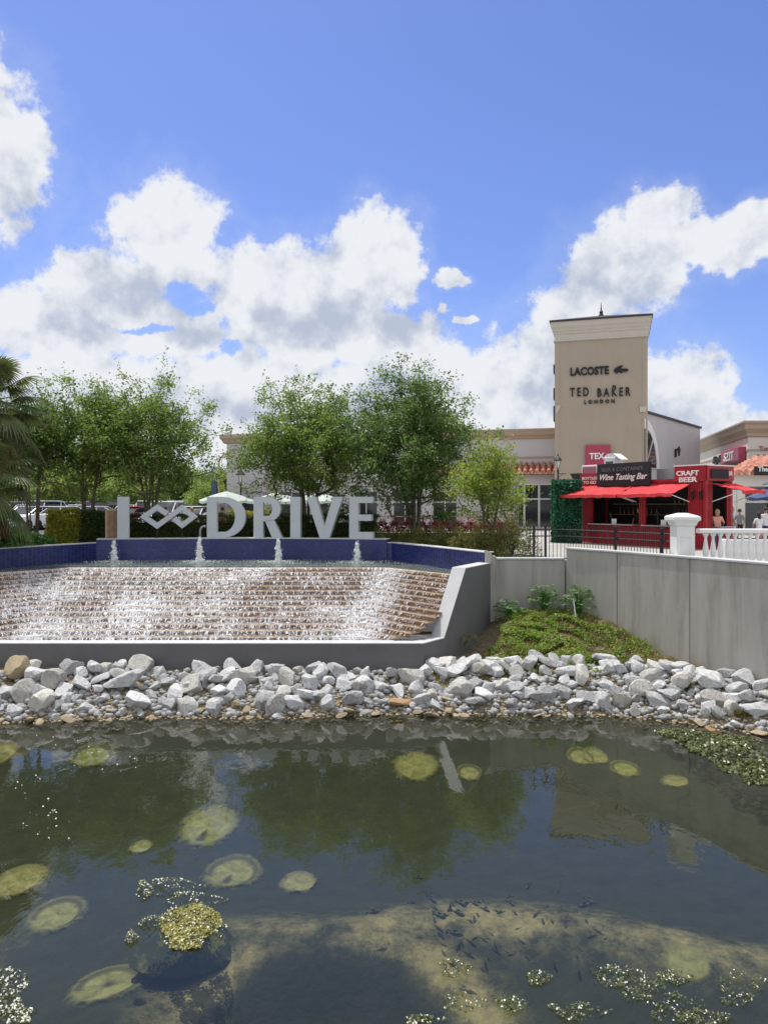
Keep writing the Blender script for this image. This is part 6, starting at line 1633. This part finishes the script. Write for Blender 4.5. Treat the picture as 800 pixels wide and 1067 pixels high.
# ------------------------------------------------------------------ cars
def car_thing(kind,paint,seed):
    """kind: sedan or suv; length along x"""
    L,Wd,H=(4.6,1.8,1.42) if kind=='sedan' else (4.7,1.9,1.74)
    t=thing('parked_car','car','car',(0,0,0))
    if kind=='sedan':
        low=[(-2.28,.40),(-2.30,.62),(-2.22,.86),(-1.55,.96),(-.95,1.0),(1.05,.98),(1.95,.86),(2.25,.66),(2.28,.40)]
        cab=[(-1.55,.95),(-.95,1.33),(-.35,1.42),(.45,1.40),(1.25,.97)]
    else:
        low=[(-2.32,.42),(-2.35,.75),(-2.28,1.02),(-1.6,1.06),(0,1.06),(1.0,1.04),(1.95,.94),(2.3,.74),(2.34,.42)]
        cab=[(-2.2,1.02),(-1.95,1.62),(-1.5,1.72),(.3,1.70),(1.1,1.05)]
    mb=MB(); w=Wd/2
    def sect(P,wf,base): 
        rings=[]
        for s,ins,dz in ((-w,.10,.05),(-w+.02,.0,.02),(-w*.55,0,0),(w*.55,0,0),(w-.02,0,.02),(w,.10,.05)): rings.append([(x*(1-ins*.15),s*wf,z-(dz if z>.6 else 0)) for x,z in P]+[(P[-1][0],s*wf,base),(P[0][0],s*wf,base)][:2])
        return rings
    mb.loft([[ (x*(.985 if abs(s)>w*.9 else 1),s,z-(.05 if abs(s)>w*.9 and z>.6 else 0)) for x,z in low]+[(2.2,s,.24),(-2.2,s,.24)] for s in (-w,-w*.88,-w*.5,w*.5,w*.88,w)],caps=True)
    body=mb.build('body',paint,t,smooth=False,bevel=.04)
    mb=MB(); 
    mb.loft([[(x*(.96),s,z-.05*(abs(s)>w*.7)) for x,z in cab] for s in (-w*.80,-w*.70,w*.70,w*.80)],caps=True); gl=mb.build('windows',M['carglass'],t)
    mb=MB(); top=[p for p in cab if p[1]>1.3]
    mb.box(top[0][0]*.96,top[-1][0]*.96,-w*.72,w*.72,max(z for _,z in cab)-.03,max(z for _,z in cab)+.03,.02)
    for s in (-1,1):
        for i in range(len(cab)-1):
            if i in (0,len(cab)-2): mb.tube([(cab[i][0]*.96,s*w*.79,cab[i][1]-.03),(cab[i+1][0]*.96,s*w*.76,cab[i+1][1]-.03)],.035,5)
        mb.box(-.06,.02,s*w*.80-.01,s*w*.80+.01,1.0,max(z for _,z in cab)-.06)
    mb.build('roof',paint,t)
    for x in (-1.42,1.42):
        for s in (-1,1):
            mb=MB(); mb.T=Matrix.Translation((x,s*(w-.10),.33))@Matrix.Rotation(R(90),4,'X'); mb.lathe([(.20,-.11),(.31,-.11),(.335,-.07),(.335,.07),(.31,.11),(.20,.11)],n=18); wh=mb.build('wheel',M['rubber'],t,smooth=False)
            mb=MB(); mb.T=Matrix.Translation((x,s*(w-.10),.33))@Matrix.Rotation(R(90),4,'X'); mb.lathe([(.198,-.10),(.05,-.118),(.05,.118),(.198,.10)],n=10); mb.build('rim',M['hubcap'],wh)
    for s in (-1,1):
        mb=MB(); mb.box(2.18,2.26,s*w*.72-.16,s*w*.72+.16,.62,.74,.01); mb.build('headlight',M['lamp_glass'],t)
        mb=MB(); mb.box(-2.30,-2.22,s*w*.74-.14,s*w*.74+.14,.72,.84,.01); mb.build('tail_light',M['cl_red'],t)
        mb=MB(); mb.box(.72,.90,s*(w+.02)-.09,s*(w+.02)+.09,.98,1.08,.02); mb.build('wing_mirror',paint,t)
    return t
PC=dict(white=(.85,.86,.87),silver=(.60,.62,.64),black=(.015,.015,.018),red=(.35,.02,.02),grey=(.13,.14,.15),navy=(.03,.05,.12))
PM={k:pm('car_paint_'+k,c,.28,.03,2,spec=.6,coat=.7) for k,c in PC.items()}
proto={}
used=set()
rowname={47.5:'nearest',58.5:'second',71:'third',85:'farthest'}
cars=[(47.5,[(-6,'suv','white'),(34,'sedan','white'),(70,'sedan','white'),(104,'sedan','silver'),(142,'sedan','red'),(172,'suv','white'),(205,'sedan','white'),(240,'suv','black')]),
 (58.5,[(-14,'suv','silver'),(30,'sedan','white'),(55,'suv','white'),(82,'sedan','white'),(112,'suv','black'),(135,'sedan','silver'),(160,'suv','white'),(184,'suv','silver'),(209,'sedan','white'),(232,'suv','navy')]),
 (71,[(12,'sedan','black'),(38,'suv','white'),(66,'sedan','navy'),(90,'suv','silver'),(118,'sedan','white'),(140,'suv','grey'),(163,'sedan','white'),(190,'suv','black'),(214,'sedan','silver')]),
 (85,[(25,'suv','white'),(50,'sedan','silver'),(74,'suv','white'),(100,'suv','grey'),(126,'suv','white'),(152,'sedan','white'),(176,'suv','silver'),(202,'suv','white')])]
allc={}
for D,row in cars:
    for i,(px,kd,cl) in enumerate(row):
        x=X_(px,D); z=float(gz(x,D))+.03; key=(kd,cl)
        if key not in proto: o=proto[key]=car_thing(kd,PM[cl],0); new=False
        else: o=copy_tree(proto[key])
        ordn=['first','second','third','fourth','fifth','sixth','seventh','eighth','ninth','tenth'][i]
        o.location=(x,D,z); o.rotation_euler=(0,0,R(90 if (i+int(D))%3 else 78)+(R(180) if i%2 else 0)+rnd.uniform(-.1,.1)) if not (D==47.5 and px in (104,70)) else (0,0,R(8 if px==104 else -6))
        o['label']='%s %s in the %s row of the car park, %s from the left'%(cl,'van-like car' if kd=='suv' else 'saloon car',rowname[D],ordn); o['category']='car'; o['group']='cars parked in the car park'
        o.name='parked_car'
# ------------------------------------------------------------------ people
def person(lbl,x,y,z,rz,shirt,legs,hair,pose='stand',h=1.70,hold=None,arms=None,longhair=False,lean=0.0):
    t=thing('person',lbl,'person',(x,y,z),rz)
    k=h/1.70; sit=pose=='sit'
    V=[];E=[];Rd=[];
    def v(p,r,par=None):
        V.append((p[0]*k,p[1]*k,p[2]*k)); Rd.append(r*k); i=len(V)-1
        if par is not None: E.append((par,i))
        return i
    pz_=.93 if not sit else .50
    pel=v((0,0,pz_),.135)
    sp=v((0,.01+lean*.1,pz_+.17),.125,pel); ch=v((0,lean*.3,pz_+.36),.145,sp); nk0=v((0,lean*.42,pz_+.50),.075,ch); nk=v((0,lean*.46-.01,pz_+.56),.052,nk0)
    hd0=v((0,lean*.48-.015,pz_+.62),.070,nk); hd1=v((0,lean*.5-.02,pz_+.69),.090,hd0); hd2=v((0,lean*.5-.01,pz_+.755),.072,hd1)
    arms=arms or ((.30,.05),(.30,.05))
    for s,(sw_,fw) in zip((-1,1),arms):
        sh=v((s*.165,lean*.38,pz_+.45),.068,ch); el=v((s*(.235),lean*.3-.05-fw*.5,pz_+.20),.043,sh)
        wr=v((s*(.23-.25*fw),-.10-fw*1.0+lean*.2,pz_+.0+fw*.75),.030,el); ha=v((s*(.23-.28*fw),-.13-fw*1.15+lean*.2,pz_-.07+fw*.9),.034,wr)
        fi=v((s*(.23-.29*fw),-.15-fw*1.25+lean*.2,pz_-.14+fw*1.0),.018,ha); th=v((s*(.19-.29*fw),-.15-fw*1.2+lean*.2,pz_-.08+fw*.92),.014,ha)
    for s in (-1,1):
        hp=v((s*.085,0,pz_-.06),.10,pel)
        if sit: kn=v((s*.12,-.42,.50),.065,hp); an=v((s*.12,-.44,.09),.042,kn); to=v((s*.13,-.58,.035),.036,an)
        else: kn=v((s*.10,-.02,.50),.066,hp); an=v((s*.105,.03,.09),.042,kn); to=v((s*.12,-.12,.035),.036,an)
    me=bpy.data.meshes.new('body'); me.from_pydata(V,E,[]); o=bpy.data.objects.new('body',me); COL.objects.link(o)
    md=o.modifiers.new('s','SKIN'); sv=me.skin_vertices[0].data
    for i,r_ in enumerate(Rd): sv[i].radius=(r_,r_*(.72 if i in (1,2) else 1)); 
    sv[0].use_root=True
    o.modifiers.new('d','SUBSURF').levels=2
    bpy.context.view_layer.update(); dg=bpy.context.evaluated_depsgraph_get(); m2=bpy.data.meshes.new_from_object(o.evaluated_get(dg)); bpy.data.objects.remove(o); bpy.data.meshes.remove(me)
    m2.name='body'; m2.materials.clear()
    for m_ in (M['skin'],M[shirt],M[legs],M['rubber']): m2.materials.append(m_)
    for p in m2.polygons:
        c=p.center/k; 
        if c.z>pz_+.535: i=0
        elif c.z>pz_+.02 and (abs(c.x)<.19 or c.z>pz_+.27): i=1
        elif abs(c.x)>.175 and c.z>.3 and not sit: i=0
        elif sit and c.y<-.05 and c.z>.62: i=0
        elif c.z<.07: i=3
        elif c.z>pz_+.02: i=0
        else: i=2
        p.material_index=i; p.use_smooth=True
    body=link('body',m2,t)
    # hair cap
    mb=MB(); cx_,cy_,cz_=0,(lean*.5+.0)*k,(pz_+.715)*k
    rings=[]
    for q in range(7):
        el=R(-25+115*q/6) if q<6 else R(90); rr_=.098*math.cos(el)*k if q<6 else .004; zz=cz_+.112*math.sin(el)*k
        rings.append([(rr_*math.cos(a),cy_+.012*k+rr_*1.05*math.sin(a)*(1 if math.sin(a)>0 or q>2 else .55),zz+(.035*k if (math.sin(a)<-.3 and q<2) else 0)) for a in [6.283*j/14 for j in range(14)]])
    if longhair: rings=[[(x_*.9,y_*.8+.02,z_-.18*k) for x_,y_,z_ in rings[0]]]+rings
    mb.loft(rings,caps=True); mb.build('hair',M[hair],t,smooth=True)
    # face: eyes, nose, mouth, ears
    mb=MB(); fy=(lean*.5-.105)*k; ez=(pz_+.70)*k
    mb.add([(-.012*k,fy+.015,ez-.005),(.012*k,fy+.015,ez-.005),(.016*k,fy+.012,ez-.045*k),(-.016*k,fy+.012,ez-.045*k),(0,fy-.012*k,ez-.04*k)],[(0,1,4),(1,2,4),(2,3,4),(3,0,4)]); mb.build('nose',M['skin'],t)
    for s in (-1,1):
        mb=MB(); mb.lathe([(.001,-.008),(.009,-.004),(.009,.004),(.001,.008)],(s*.032*k,fy+.016,ez+.005),6); mb.build('eye',M['hairdark'],t)
        mb=MB(); mb.lathe([(.004,-.03),(.014,-.015),(.016,.01),(.005,.03)],(s*.092*k,fy+.10*k,ez-.015),6); mb.build('ear',M['skin'],t)
    mb=MB(); mb.box(-.022*k,.022*k,fy+.010,fy+.02,ez-.072*k,ez-.064*k); mb.build('mouth',M['cl_red'],t)
    return t
def Pp(px,D): x=X_(px,D); return x,D,float(gz(x,D))+.0
x,y,z=Pp(743.5,31.6); person('person with long fair hair leaning at the right end of the red bar',x,y-.35,3.12,R(150),'cl_coral','cl_denim','hairfair',h=1.62,lean=.25,arms=((.3,.22),(.3,.22)),longhair=True)
x,y,z=Pp(762,33.2); person('person in a pale blue shirt standing right of the red bar',x,y,3.12,R(65),'cl_blue','cl_grey','hairdark',h=1.72)
x,y,z=Pp(770,36.5); person('person in a dark shirt walking behind the one in pale blue',x,y,3.12,R(160),'cl_grey','cl_black','hairdark',h=1.6)
x,y,z=Pp(790,31.8); person('shorter person in a white shirt and pink skirt by the navy umbrella',x,y,3.12,R(190),'cl_white','cl_pink','hairdark',h=1.50,longhair=True)
x,y,z=Pp(797.5,32.6); person('taller person in a white shirt at the right edge under the navy umbrella',x,y,3.12,R(170),'cl_white','cl_navy','hairdark',h=1.70)
for px,D,c,lg,hr,l,a,hh in ((172,35.2,'cl_pink','cl_denim','hairdark','person in a pink top seated behind the right part of the diamond emblem',200,1.72),
  (189,37.5,'cl_white','cl_denim','hairdark','person in a white top standing behind the diamond emblem',160,1.72),
  (200,36.2,'cl_coral','cl_grey','hairfair','person in a coral top standing between the emblem and the letter D',190,1.66),
  (216,37.2,'cl_white','cl_navy','hairdark','person in a white shirt under the leftmost pale umbrella',150,1.70),
  (232,36.6,'cl_red','cl_denim','hairdark','person in a red shirt seen through the bowl of the letter D',175,1.68),
  (166,38.5,'cl_navy','cl_grey','hairdark','person in a navy shirt standing left of the one in pink',20,1.75)):
    x,y,z=Pp(px,D); person(l,x,y,z,R(a),c,lg,hr,h=hh)
# server inside the bar
p=W[bar.name]@Vector((kx(650),.95,.0)); person('bartender in a black shirt behind the left opening of the red bar',p.x,p.y,3.14,ra+R(0),'cl_black','cl_black','hairdark',h=1.68)
# cafe tables with chairs under the pale umbrellas
def table(lbl,px,D):
    x,y,z=Pp(px,D); t=thing('cafe_table',lbl,'table',(x,y,z),0,'cafe tables behind the sign')
    mb=MB(); mb.lathe([(.40,.72),(.42,.73),(.42,.75),(.40,.755)],n=20); mb.build('table_top',M['white'],t)
    mb=MB(); mb.lathe([(.25,0),(.25,.02),(.03,.05),(.03,.72)],n=10); mb.build('leg',M['black'],t)
table('round white cafe table near the person in pink behind the emblem',181,35.4); table('round white cafe table left of the person in coral',194,35.0)
